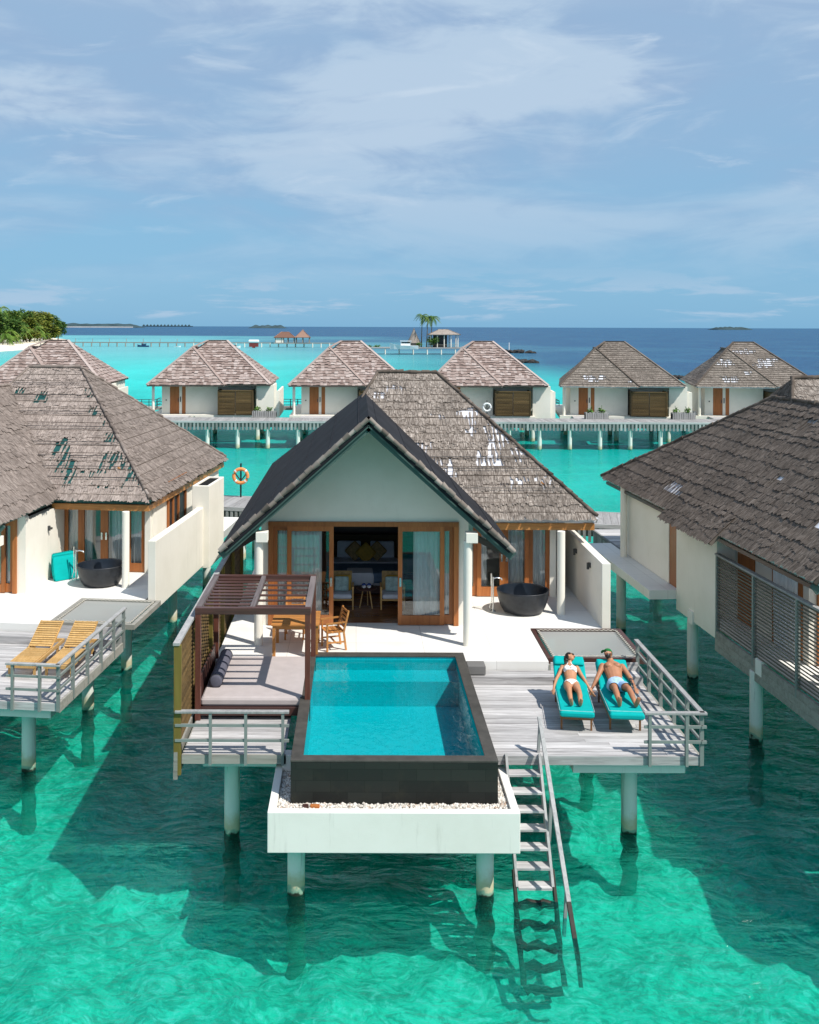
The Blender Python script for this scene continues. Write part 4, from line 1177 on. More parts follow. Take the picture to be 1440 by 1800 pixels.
# ================================================================== things in the bedroom
def bedroom(F):
    b = root('bed', F, (.28, 3.6, 2.26), 'double bed with blue grey cover inside the open doors', 'bed')
    m = MB(); m.box(-.75, 1.3, 2.75, 4.85, 2.3, 2.52); m.build('bed_base', 'mahogany', b)
    m = MB(); m.cushion(-.72, 1.27, 2.72, 4.8, 2.52, 2.86, .06); m.build('mattress', 'bed_white', b)
    m = MB(); m.cushion(-.79, 1.34, 2.66, 3.9, 2.60, 2.885, .06); m.build('bed_cover', 'bed_blue', b)
    m = MB(); m.cushion(-.8, 1.35, 3.92, 4.2, 2.62, 2.895, .05); m.build('folded_sheet', 'bed_white', b)
    m = MB(); m.box(-1.0, 1.55, 4.92, 5.05, 2.3, 3.5); m.build('headboard', 'panel_wood', b)
    m = MB(); m.cushion(-.3, .5, 2.64, 3.3, 2.55, 2.9, .04); m.build('bed_runner', 'bed_white', b)
    for (x, z, w, h, mt, lab, rot) in ((-.22, 3.12, .72, .5, 'bed_white', 'white pillow standing at the left side of the bedhead', 0), (.78, 3.12, .72, .5, 'bed_white', 'white pillow standing at the right side of the bedhead', 0),
                          (-.05, 3.12, .44, .44, 'pillow_tan', 'tan patterned cushion set cornerwise before the left white pillow', 45), (.62, 3.12, .44, .44, 'pillow_tan', 'tan patterned cushion set cornerwise before the right white pillow', 45), (.28, 3.10, .46, .46, 'pillow_mustard', 'mustard cushion in the middle of the bed pillows', 45)):
        y = 4.62 if mt == 'bed_white' else (4.42 if mt == 'pillow_tan' else 4.27)
        p = own(root('pillow', F, (x, y, 2.88), lab, 'pillow', 'pillows on the bed'))
        q = MB(); q.cushion(-w / 2, w / 2, -h / 2, h / 2, -.07, .07, .05)
        q.xform(Matrix.Translation((0, 0, z - 2.88)) @ Matrix.Rotation(R(68), 4, 'X') @ Matrix.Rotation(R(rot), 4, 'Z')); q.build('pillow_body', mt, p)
    for (x, lab, lab2, lab3) in ((-.40, 'pale wooden armchair left of the small round table', 'aqua cushion on the armchair left of the round table', 'mustard cushion behind the aqua one on the left armchair'),
                           (.98, 'pale wooden armchair right of the small round table', 'aqua cushion on the armchair right of the round table', 'mustard cushion behind the aqua one on the right armchair')):
        c = own(root('armchair', F, (x, 1.6, 2.262), lab, 'armchair', 'bedroom armchairs'))
        for sx in (-.31, .31):
            m = MB(); m.bar((sx, -.28, 0), (sx, -.25, .58), .04, .04, (1, 0, 0)); m.build('leg', 'teak_pale', c)
            m = MB(); m.bar((sx, .34, 0), (sx, .28, .58), .04, .04, (1, 0, 0)); m.build('leg', 'teak_pale', c)
            m = MB(); m.bar((sx, -.28, .59), (sx, .32, .56), .05, .035); m.build('armrest', 'teak_pale', c)
        m = MB(); m.cushion(-.28, .28, -.29, .28, .28, .40, .03); m.build('seat', 'bed_white', c)
        m = MB(); m.bar((0, .24, .40), (0, .37, .88), .56, .09, (0, 1, 0)); m.build('backrest', 'pillow_tan', c)
        m = MB(); m.box(-.3, .3, -.29, -.26, .24, .28); m.build('seat_rail', 'teak_pale', c)
        for (off, mt, lb, w) in ((.11, 'pillow_mustard', lab3, .42), (0.0, 'pillow_aqua', lab2, .38)):
            p = own(root('cushion', F, (x + (off * .4), 1.6, 2.66), lb, 'cushion', 'cushions on the bedroom armchairs'))
            q = MB(); q.cushion(-w / 2, w / 2, -w / 2, w / 2, -.05, .05, .04)
            q.xform(Matrix.Translation((0, .08 + off, .20)) @ Matrix.Rotation(R(70), 4, 'X')); q.build('cushion_body', mt, p)
    t = own(root('side_table', F, (.28, 1.55, 2.262), 'small round dark table between the two armchairs', 'table'))
    m = MB(); m.lathe([(0, .50), (.26, .50), (.28, .515), (.27, .54), (0, .54)], (0, 0, 0), 24); m.build('table_top', 'mahogany', t)
    for a in (80, 200, 320):
        m = MB(); m.bar((.1 * cos(R(a)), .1 * sin(R(a)), .5), (.2 * cos(R(a)), .2 * sin(R(a)), 0), .035, .03, (1, 0, 0)); m.build('leg', 'teak_pale', t)
    for (x, lab) in ((.205, 'left white slipper on the round table'), (.345, 'right white slipper on the round table')):
        s = own(root('slipper', F, (x, 1.5, 2.803), lab, 'slipper', 'slippers on the round table'))
        m = MB(); m.ball((0, 0, .035), .06, .12, .035, 14, 8); m.build('sole', 'slipper', s)
        m = MB(); m.ball((0, .05, .06), .062, .075, .05, 12, 8); m.build('strap', 'slipper_blue', s)
# ================================================================== distant villas and jetties
def far_villa_mesh(name, label, rmat, group, thin=True, holes=None, wing_holes=None):
    o = bpy.data.objects.new(name, None); C.objects.link(o); ORG[o.name] = (Vector((0, 0, 0)), 0.0)
    tag(o, label, 'villa', group)
    ZE2 = 4.86
    RA, RB = -.95, .75
    mf = [(-5.3, -1.1, ZE2), (5.1, -1.1, ZE2), (RB, 4.3, 8.5), (RA, 4.3, 8.5)]
    mr = [(5.1, -1.1, ZE2), (5.1, 9.6, ZE2), (RB, 4.3, 8.5)]
    mb_ = [(5.1, 9.6, ZE2), (-4.6, 9.6, ZE2), (RA, 4.3, 8.5), (RB, 4.3, 8.5)]
    ml = [(-4.6, 9.6, ZE2), (-5.3, -1.1, ZE2), (RA, 4.3, 8.5)]
    wf = [(-5.38, -1.45, ZE2 - .05), (1.25, -1.45, ZE2 - .05), (-2.0, 2.1, 7.95)]
    wr = [(1.25, -1.45, ZE2 - .05), (1.25, 4.4, ZE2 - .05), (-2.0, 4.4, 7.95), (-2.0, 2.1, 7.95)]
    wl = [(-4.9, 5, ZE2 - .05), (-5.38, -1.45, ZE2 - .05), (-2.0, 2.1, 7.95), (-1.9, 5, 7.95)]
    b = MB()
    for poly in (mr, mb_, ml, wr, wl): slab(b, poly, .15)
    rf = b.build('roof', 'thatch_dark' if rmat == 'thatch_far' else rmat, o)
    b = MB()
    for poly in (mf, wf): slab(b, poly, .15)
    b.build('roof_underlay', 'membrane_white' if rmat == 'thatch_far' else rmat, rf)
    if rmat == 'thatch_far':
        b = MB()
        for poly in (mf, wf): battens(b, poly, .3, .05, .035)
        b.build('batten', 'thatch_dark', rf)
    t = MB()
    if rmat == 'thatch_far':
        for poly, hl in ((mf, holes), (mr, None), (ml, None), (wf, wing_holes), (wr, holes), (wl, None)): thatch(t, poly, .24, .2, .55, .03, hl)
    else:
        for poly in (mf, mr, ml, wf, wr, wl): thatch(t, poly, .36, .27, .46, .05, None, .008, .03)
    t.build('thatch' if rmat == 'thatch_far' else 'shingles', rmat, rf)
    c = MB(); cm = .07
    up = Vector((0, 0, .07))
    for a, e in ((mr[0], mr[2]), (wf[0], wf[2]), (wf[1], wf[2]), (mf[2], mf[3]), (wf[2], wl[3]), (mf[3], wf[2])):
        a = Vector(a) + up; e = Vector(e) + up
        if rmat == 'thatch_far': c.bar(a, e, .16, .1)
        else: c.bar(a, e, .26, .05)
    c.build('ridge_cap', 'thatch_dark' if rmat == 'thatch_far' else 'shingle_pink', rf)
    w = MB()
    w.box(-4.35, -3.66, 0, .2, 2.2, 4.95); w.box(-2.85, -2.62, 0, .2, 2.2, 4.95); w.box(-2.3, .5, 0, .2, 2.2, 4.95); w.box(.5, 4.9, .6, .8, 2.2, 5.2)
    w.box(-4.35, -4.15, .2, 9, 2.2, 4.95); w.box(4.7, 4.9, .8, 9, 2.2, 4.95); w.box(.3, .5, .2, .6, 2.2, 4.95); w.box(-4.15, 4.7, 8.8, 9, 2.2, 4.95)
    w.box(-2.85, -2.3, 0, .2, 4.86, 4.95); w.box(-3.66, -2.85, 0.0, .2, 4.88, 4.95)
    w.build('wall', 'far_plaster', o)
    m = MB(); m.box(3.85, 5.2, -.55, -.38, 1.9, 4.78); m.box(5.2, 5.36, -.55, 3.0, 1.9, 4.78); m.box(5.37, 5.8, -.3, -.15, 2.0, 4.3); m.box(5.65, 5.8, -.15, 6, 2.0, 4.3); m.build('side_wall', 'far_plaster', o)
    m = MB(); m.box(-3.66, -2.85, .06, .12, 2.25, 4.88); d = m.build('door', 'door_wood', o)
    m = MB(); m.box(-2.98, -2.93, .0, .06, 3.3, 3.6); m.build('handle', 'steel_dark', d)
    m = MB(); m.box(-2.62, -2.3, .06, .12, 2.25, 4.86); m.build('side_panel', 'door_wood', o)
    m = MB(); m.box(-2.78, -2.70, -.03, 0, 3.3, 3.75); m.build('door_lock', 'steel_dark', o)
    m = MB(); m.box(-4.02, -3.92, -.03, 0, 3.4, 3.5); m.build('door_bell', 'steel_dark', o)
    g = MB(); g.box(.62, .74, -1.3, .6, 2.3, 4.4); g.box(3.5, 3.62, -1.3, .6, 2.3, 4.4); g.box(.62, 3.62, -1.3, -1.2, 4.3, 4.4)
    gt = g.build('gate_frame', 'panel_wood', o)
    g = MB()
    for k in range(14): g.box(.74, 2.08, -1.27, -1.22, 2.32 + k * .142, 2.32 + k * .142 + .136); g.box(2.14, 3.5, -1.27, -1.22, 2.32 + k * .142, 2.32 + k * .142 + .136)
    g.build('gate_leaf', 'panel_wood', gt)
    m = MB(); m.box(-5.3, .6, -1.0, 11, 1.98, 2.25); m.box(.6, 4.0, -1.15, 11, 1.98, 2.249); m.build('floor_slab', 'far_plaster', o)
    m = MB(); m.box(-4.3, -1.7, -3.4, -1.02, 2.1, 2.24); m.build('entry_ramp', 'deck_grey', o)
    m = MB(); m.box(-1.4, 3.6, -2.6, -1.2, 1.7, 1.9); m.box(-1.4, -1.3, -2.6, -1.2, 1.9, 2.15)
    for k in range(8): m.box(-.9 + k * .6, -.6 + k * .6, -2.62, -2.5, 1.9, 2.0)
    m.build('basin', 'soffit_green', o)
    m = MB(); m.cyl((-4.95, -.75, 2.25), (-4.95, -.75, 4.8), .12, n=12); m.build('column', 'far_plaster', o)
    for (x, y) in ((-4.4, -.3), (-.4, .4), (3.9, 0), (-4.4, 4.5), (3.9, 4.5), (-.4, 5), (-4.4, 9), (3.9, 9)):
        m = MB(); m.cyl((x, y, -1.7), (x, y, 2.0), .2, n=12); m.build('pile', 'pile_paint', o)
    m = MB(); m.box(5.4, 7.6, 10.5, 13, 1.7, 1.9); m.box(-6.8, -4.6, 10.5, 13, 1.7, 1.9); m.build('rear_deck', 'fascia_grey', o)
    m = MB()
    for z in (2.2, 2.5, 2.75): m.bar((5.5, 10.5, z), (7.6, 10.5, z), .05, .05); m.bar((7.6, 10.5, z), (7.6, 13, z), .05, .05); m.bar((-6.7, 10.5, z), (-4.7, 10.5, z), .05, .05)
    for x in (5.5, 6.2, 6.9, 7.6, -6.7, -6.0, -5.3): m.bar((x, 10.5, 1.9), (x, 10.5, 2.75), .06, .06)
    m.build('deck_rail', 'steel_dark', o)
    return o
def jetty(F, x, y, deg, L, wid, label, pile_step, pile_r, skirt_h=.62, slat=.16, y_piles=(.35,)):
    j = own(root('timber_jetty', F, (x, y, 2.25), label, 'jetty', None, deg))
    m = MB()
    n = int(L / .28)
    for k in range(n): m.box(-L / 2 + k * .28, -L / 2 + k * .28 + .272, -wid / 2, wid / 2, -.06, random.uniform(-.004, .004))
    m.build('decking', 'deck_grey_y', j)
    m = MB(); m.box(-L / 2, L / 2, -wid / 2 - .06, -wid / 2 - .005, -.14, .02); m.box(-L / 2, L / 2, wid / 2 + .005, wid / 2 + .06, -.14, .02); m.build('edge_board', 'deck_grey', j)
    m = MB()
    for k in range(int(L / slat)):
        m.box(-L / 2 + k * slat, -L / 2 + k * slat + slat * .55, -wid / 2 - .05, -wid / 2 - .02, -.06 - skirt_h - random.uniform(0, .05), -.142)
        m.box(-L / 2 + k * slat, -L / 2 + k * slat + slat * .55, wid / 2 + .02, wid / 2 + .05, -.06 - skirt_h, -.142)
    m.build('skirt', 'skirt_slat', j)
    m = MB(); m.box(-L / 2, L / 2, -wid / 2 + .1, wid / 2 - .1, -.5, -.065); m.build('joist', 'fascia_grey', j)
    k = 0
    while k * pile_step < L - 1:
        for yy in y_piles:
            q = MB(); px = -L / 2 + .6 + k * pile_step
            q.cyl((px, -wid / 2 + yy, -3.9), (px, -wid / 2 + yy, -.45), pile_r, n=12); q.build('pile', 'pile_paint', j)
        k += 1
    return j
def life_ring(F, x, y, label, deg=0, ring='buoy_orange'):
    l = own(root('life_ring_stand', F, (x, y, 2.25), label, 'life ring', 'life ring stands on the jetties', deg))
    m = MB(); m.cyl((0, 0, 0), (0, 0, 1.5), .04, n=10); m.build('post', 'lens_black', l)
    m = MB(); m.bar((-.25, 0, 1.05), (0, 0, .72), .05, .06, (0, 1, 0)); m.bar((.25, 0, 1.05), (0, 0, .72), .05, .06, (0, 1, 0)); m.build('cradle', 'steel_dark', l)
    m = MB(); m.tube([(.31 * cos(a * pi / 12), -.07, .95 + .31 * sin(a * pi / 12)) for a in range(24)], .075, 10, closed=True); r = m.build('ring', ring, l)
    for a in (45, 135, 225, 315): m = MB(); m.tube([(.31 * cos(R(a + d)), -.07, .95 + .31 * sin(R(a + d))) for d in (-6, 0, 6)], .079, 10); m.build('band', 'white_paint', r)
    return l
def leaf_clump(mb, c, rad, n, size, flat=.7):
    for _ in range(n):
        d = Vector((random.gauss(0, 1), random.gauss(0, 1), random.gauss(0, 1))).normalized()
        rr = rad * (random.random() ** .4)
        p = Vector(c) + Vector((d.x * rr, d.y * rr, d.z * rr * flat))
        a = Vector((random.uniform(-1, 1), random.uniform(-1, 1), random.uniform(-.5, .5))).normalized()
        b = a.cross(Vector((random.uniform(-.3, .3), random.uniform(-.6, .3), 1))).normalized()
        s = size * random.uniform(.6, 1.3)
        mb.add([p - a * s, p + b * s * .5, p + a * s, p - b * s * .5], [(0, 1, 2, 3)], min(1, max(0, random.gauss(.45, .25))))
def broadleaf(F, x, y, h, cr, mat, label, group):
    t = own(root('broadleaf_tree', F, (x, y, .8), label, 'tree', group))
    m = MB(); m.tube([(0, 0, 0), (.3, 0, h * .3), (-.2, .2, h * .6)], [.4, .3, .15], 7)
    for a in range(4): m.tube([(.1, 0, h * .35), (cr * .5 * cos(a * 1.6), cr * .5 * sin(a * 1.6), h * .65)], [.18, .06], 5)
    m.build('trunk', 'trunk', t)
    m = MB()
    for k in range(24):
        a = random.random() * 6.28; q = cr * random.uniform(.1, .9)
        zt = h * (.93 - .36 * (q / cr) ** 2); zz = zt - random.random() ** 1.6 * (zt - h * .22)
        leaf_clump(m, (q * cos(a), q * sin(a), zz), cr * .40, 85, cr * .125)
    m.build('crown', mat, t)
    return t
def palm(F, x, y, h, fr, label, group, lean=.6, mat='leaf_palm', nf=16, base=.8):
    t = own(root('palm_tree', F, (x, y, base), label, 'palm tree', group))
    a = random.random() * 6.28
    top = Vector((lean * cos(a), lean * sin(a), h))
    m = MB(); m.tube([(0, 0, 0), (top.x * .25, top.y * .25, h * .4), (top.x * .7, top.y * .7, h * .8), top], [.24, .17, .14, .12], 7); m.build('trunk', 'trunk', t)
    m = MB()
    for k in range(nf):
        az = k * 2.4 + random.uniform(-.2, .2); el = random.uniform(-.25, 1.1)
        d = Vector((cos(az), sin(az), 0)); side = Vector((-sin(az), cos(az), 0))
        pts = []; n = 8
        for i in range(n + 1):
            s = i / n
            pts.append(top + d * fr * s * cos(el * .6) + Vector((0, 0, fr * (sin(el) * s - .85 * s * s))))
        r = min(1, max(0, random.gauss(.5, .25)))
        for i in range(n):
            p, q = pts[i], pts[i + 1]; w = fr * .17 * sin(pi * (.12 + .85 * i / n)) + .05
            for sg in (-1, 1):
                for f_ in (0, .5):
                    p2 = p.lerp(q, f_); q2 = p.lerp(q, f_ + .45)
                    m.add([p2, q2, q2 + side * sg * w + Vector((0, 0, -w * .55)) + (q - p) * .6], [(0, 1, 2)], r)
    m.build('crown', mat, t)
    return t
def bush(F, x, y, z, rad, mat, label, group, n=160):
    t = own(root('leafy_bush', F, (x, y, z), label, 'bush', group))
    m = MB(); m.tube([(0, 0, 0), (0, 0, rad)], [.05 * rad, .03 * rad], 5); m.build('stem', 'trunk', t)
    m = MB()
    for k in range(4): leaf_clump(m, (random.uniform(-.5, .5) * rad, random.uniform(-.4, .4) * rad, rad * random.uniform(.5, 1.0)), rad * .6, n // 4, rad * .17)
    m.build('foliage', mat, t)
    return t
def planter(F, x, y, label, wid=1.9, tall=.5):
    p = own(root('picket_planter', F, (x, y, 2.25), label, 'planter', 'picket planters along the far jetty'))
    m = MB(); n = 13
    for k in range(n):
        xx = -wid / 2 + k * wid / n
        m.box(xx, xx + wid / n * .75, -.3, -.26, 0, .55 + random.uniform(-.03, .05))
    m.box(-wid / 2, wid / 2, -.262, -.25, .1, .16); m.build('picket_panel', 'rail_wood', p)
    m = MB()
    for k in range(n):
        xx = -wid / 2 + k * wid / n; m.box(xx, xx + wid / n * .75, .26, .3, 0, .55)
    m.build('picket_panel', 'rail_wood', p)
    m = MB(); m.box(-wid / 2, wid / 2, -.25, .25, .05, .42); m.build('soil_box', 'wet_wood', p)
    q = own(root('leafy_plant', F, (x - wid * .2, y, 2.68), label.replace('picket planter', 'green plant growing in the planter'), 'plant', 'plants in the picket planters'))
    m = MB()
    for s in (0, .5):
        leaf_clump(m, (wid * (s - .1), 0, .12 + tall * .2), .32, 50, .14)
        for _ in range(5):
            a = random.uniform(-.3, .3); m.bar((wid * (s - .1), 0, 0), (wid * (s - .1) + a, 0, tall * random.uniform(.6, 1.2)), .03, .02, (0, 1, 0))
    m.build('foliage', 'leaf_fresh', q)
    return p
def smooth(a, b, x):
    t = min(1, max(0, (x - a) / (b - a))); return t * t * (3 - 2 * t)
def lerp_tab(tab, x):
    if x <= tab[0][0]: return tab[0][1]
    for (a, va), (b, vb) in zip(tab[:-1], tab[1:]):
        if x <= b: return va + (vb - va) * (x - a) / (b - a)
    return tab[-1][1]
def sea():
    rows = [-90, -40, -10, 0, 8] + [8 * 1.055 ** k for k in range(1, 156)]
    rows = [r for r in rows if r < 32000] + [32000]
    ts = [-3 + 6 * i / 110 for i in range(111)]
    vs = []; deep = []; clear = []; pale = []
    tab = [(0, 400), (80, 200), (100, 80), (130, 44), (170, 31), (195, 25), (254, 14), (364, 8), (500, -12), (644, -45), (930, -150), (1040, -420), (1100, -9000)]
    for d in rows:
        for t in ts:
            x = t * (max(d, 0) + 60)
            vs.append((x, d, 0))
            nz = noise.noise(Vector((x * .012, d * .006, 1.3))) + .5 * noise.noise(Vector((x * .04, d * .02, 4.1)))
            w = 26 + .2 * d
            dp = smooth(-w, w, x - lerp_tab(tab, d) + nz * w * .7) if d < 1120 else 1.0
            deep.append(max(dp, smooth(1020, 1090, d + nz * 25)))
            clear.append(lerp_tab([(0, .985), (24, .98), (45, .72), (60, .52), (80, .5), (110, .25), (160, .08), (260, 0)], d))
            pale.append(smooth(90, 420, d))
    n = len(ts)
    fs = [(j * n + i, j * n + i + 1, (j + 1) * n + i + 1, (j + 1) * n + i) for j in range(len(rows) - 1) for i in range(n - 1)]
    me = bpy.data.meshes.new('sea_water'); me.from_pydata(vs, [], fs)
    for nm, dat in (('deep', deep), ('clear', clear), ('pale', pale)):
        a = me.attributes.new(nm, 'FLOAT', 'POINT'); a.data.foreach_set('value', dat)
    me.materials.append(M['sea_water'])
    o = bpy.data.objects.new('sea_water', me); C.objects.link(o); tag(o, kind='structure')
    m = MB()
    xs = [-300, -180, -110, -70, -45] + [-30 + .24 * i for i in range(251)] + [45, 70, 110, 180, 300]
    ys = [-80, -40, -15, 0] + [6 + .24 * j for j in range(160)] + [48, 54, 62, 72, 85, 110, 150, 220, 320, 440]
    def bed(x, y):
        p = Vector((x, y, 0)); b_ = noise.noise(p * .16) * .28 + noise.noise(p * .55 + Vector((7, 3, 1))) * .30 + max(0, noise.noise(p * 1.35 + Vector((1, 9, 4)))) * .42 + noise.noise(p * 2.1) * .16
        return -1.48 + b_ - .012 * max(0, y - 110)
    m.add([(x, y, bed(x, y)) for y in ys for x in xs], [(j * len(xs) + i, j * len(xs) + i + 1, (j + 1) * len(xs) + i + 1, (j + 1) * len(xs) + i) for j in range(len(ys) - 1) for i in range(len(xs) - 1)], sm=True)
    tag(m.build('seabed', 'seabed_caustic_sand'), kind='structure')
# ================================================================== people
def loft(mb, rings, side=(1, 0, 0), n=14):
    """rings: (point, half width along side, half depth); closed ends"""
    pts = [Vector(r[0]) for r in rings]; m = len(pts); vs = []
    for i, (p, a, b) in enumerate(rings):
        d = (pts[min(i + 1, m - 1)] - pts[max(i - 1, 0)]).normalized()
        s = Vector(side); s = (s - d * s.dot(d)).normalized(); t = d.cross(s)
        vs += [Vector(p) + s * a * cos(2 * pi * k / n) + t * b * sin(2 * pi * k / n) for k in range(n)]
    fs = [(i * n + k, i * n + (k + 1) % n, (i + 1) * n + (k + 1) % n, (i + 1) * n + k) for i in range(m - 1) for k in range(n)]
    fs += [tuple(range(n - 1, -1, -1)), tuple(range((m - 1) * n, m * n))]
    mb.add(vs, fs, 0)
def limb(mb, pts, n=12):
    """pts: (point, radius); rounded ends"""
    for (p, r), (q, s) in zip(pts[:-1], pts[1:]):
        mb.cyl(p, q, r, s, n)
    for p, r in pts: mb.ball(p, r * .995, n=12, m=8)
def hand(mb, wrist, direc, palm_n, sz=1.0, curl=.5, thumb=1):
    d = Vector(direc).normalized(); nn = Vector(palm_n); nn = (nn - d * nn.dot(d)).normalized(); s = d.cross(nn)
    w = Vector(wrist)
    loft(mb, [(w, .024 * sz, .017 * sz), (w + d * .04 * sz, .036 * sz, .016 * sz), (w + d * .085 * sz, .041 * sz, .013 * sz), (w + d * .095 * sz, .034 * sz, .010 * sz)], s, 10)
    for i, L in enumerate((.062, .074, .070, .054)):
        o = w + d * .088 * sz + s * (.029 - .0195 * i) * sz
        a = d; p = o
        for j, fr in enumerate((.42, .33, .25)):
            a = (a + nn * curl * (.5 + .25 * j)).normalized()
            q = p + a * L * fr * sz
            mb.cyl(p, q, (.0088 - .0008 * j) * sz, (.0084 - .0009 * j) * sz, 8); mb.ball(q, (.0083 - .0009 * j) * sz, n=8, m=6)
            p = q
    p = w + d * .03 * sz + s * .03 * sz * thumb
    a = (d * .6 + s * .8 * thumb + nn * .3).normalized()
    for j, L in enumerate((.034, .028)):
        q = p + a * L * sz
        mb.cyl(p, q, .0105 * sz, .0095 * sz, 8); mb.ball(q, .0095 * sz, n=8, m=6)
        p = q; a = (a + d * .5).normalized()
def skin_from(mb, name, mat, parent, voxel=.0075, smooth=3):
    o = mb.build(name, mat, parent)
    md = o.modifiers.new('remesh', 'REMESH'); md.mode = 'VOXEL'; md.voxel_size = voxel; md.use_smooth_shade = True
    sm = o.modifiers.new('smooth', 'SMOOTH'); sm.factor = .5; sm.iterations = smooth
    bpy.context.view_layer.update()
    dg = bpy.context.evaluated_depsgraph_get()
    me = bpy.data.meshes.new_from_object(o.evaluated_get(dg))
    o.modifiers.clear()
    old = o.data; o.data = me; bpy.data.meshes.remove(old)
    if not me.materials: me.materials.append(M[mat])
    me.polygons.foreach_set('use_smooth', [True] * len(me.polygons))
    return o
def garment(body, name, mat, test, off):
    me = body.data; keep = {}; vs = []; fs = []
    nr = [v.normal.copy() for v in me.vertices]
    for p in me.polygons:
        if test(p.center):
            f = []
            for i in p.vertices:
                if i not in keep:
                    keep[i] = len(vs); vs.append(me.vertices[i].co + nr[i] * off)
                f.append(keep[i])
            fs.append(f)
    m2 = bpy.data.meshes.new(name); m2.from_pydata([tuple(v) for v in vs], [], fs); m2.materials.append(M[mat])
    m2.polygons.foreach_set('use_smooth', [True] * len(m2.polygons))
    o = bpy.data.objects.new(name, m2); C.objects.link(o); o.parent = body.parent
    return o
def face_parts(p, c, f, u, k=1.0, eyes=True):
    s = f.cross(u).normalized()
    m = MB()
    for sg in (-1, 1):
        m.ball(tuple(c + f * .082 * k + s * sg * .031 * k + u * .008 * k), .011 * k, n=8, m=6)
    m.build('eye', 'eye_white', p)
    m = MB(); q = c + f * .091 * k - u * .048 * k
    m.bar(q - s * .022 * k, q + s * .022 * k, .012 * k, .014 * k); m.build('mouth', 'lip', p, .003)
    m = MB()
    for sg in (-1, 1):
        q = c + f * .088 * k + s * sg * .031 * k + u * .028 * k
        m.bar(q - s * .018 * k, q + s * .018 * k, .006, .008)
    m.build('eyebrow', 'hair_dark', p)
def head_shape(m, c, f, u, k=1.0):
    s = f.cross(u).normalized()
    rot = Matrix((s, f, u)).transposed().to_4x4()
    st = len(m.v)
    m.ball((0, -.005 * k, .012 * k), .072 * k, .092 * k, .100 * k, 20, 14)
    m.ball((0, .018 * k, -.042 * k), .056 * k, .066 * k, .066 * k, 16, 10)
    m.ball((0, .045 * k, -.078 * k), .028 * k, .028 * k, .024 * k, 10, 8)
    m.ball((0, .095 * k, -.014 * k), .013 * k, .02 * k, .022 * k, 10, 8)
    for sg in (-1, 1): m.ball((sg * .073 * k, -.005 * k, -.005 * k), .011 * k, .020 * k, .032 * k, 8, 6)
    m.xform(Matrix.Translation(c) @ rot, st)
    return s
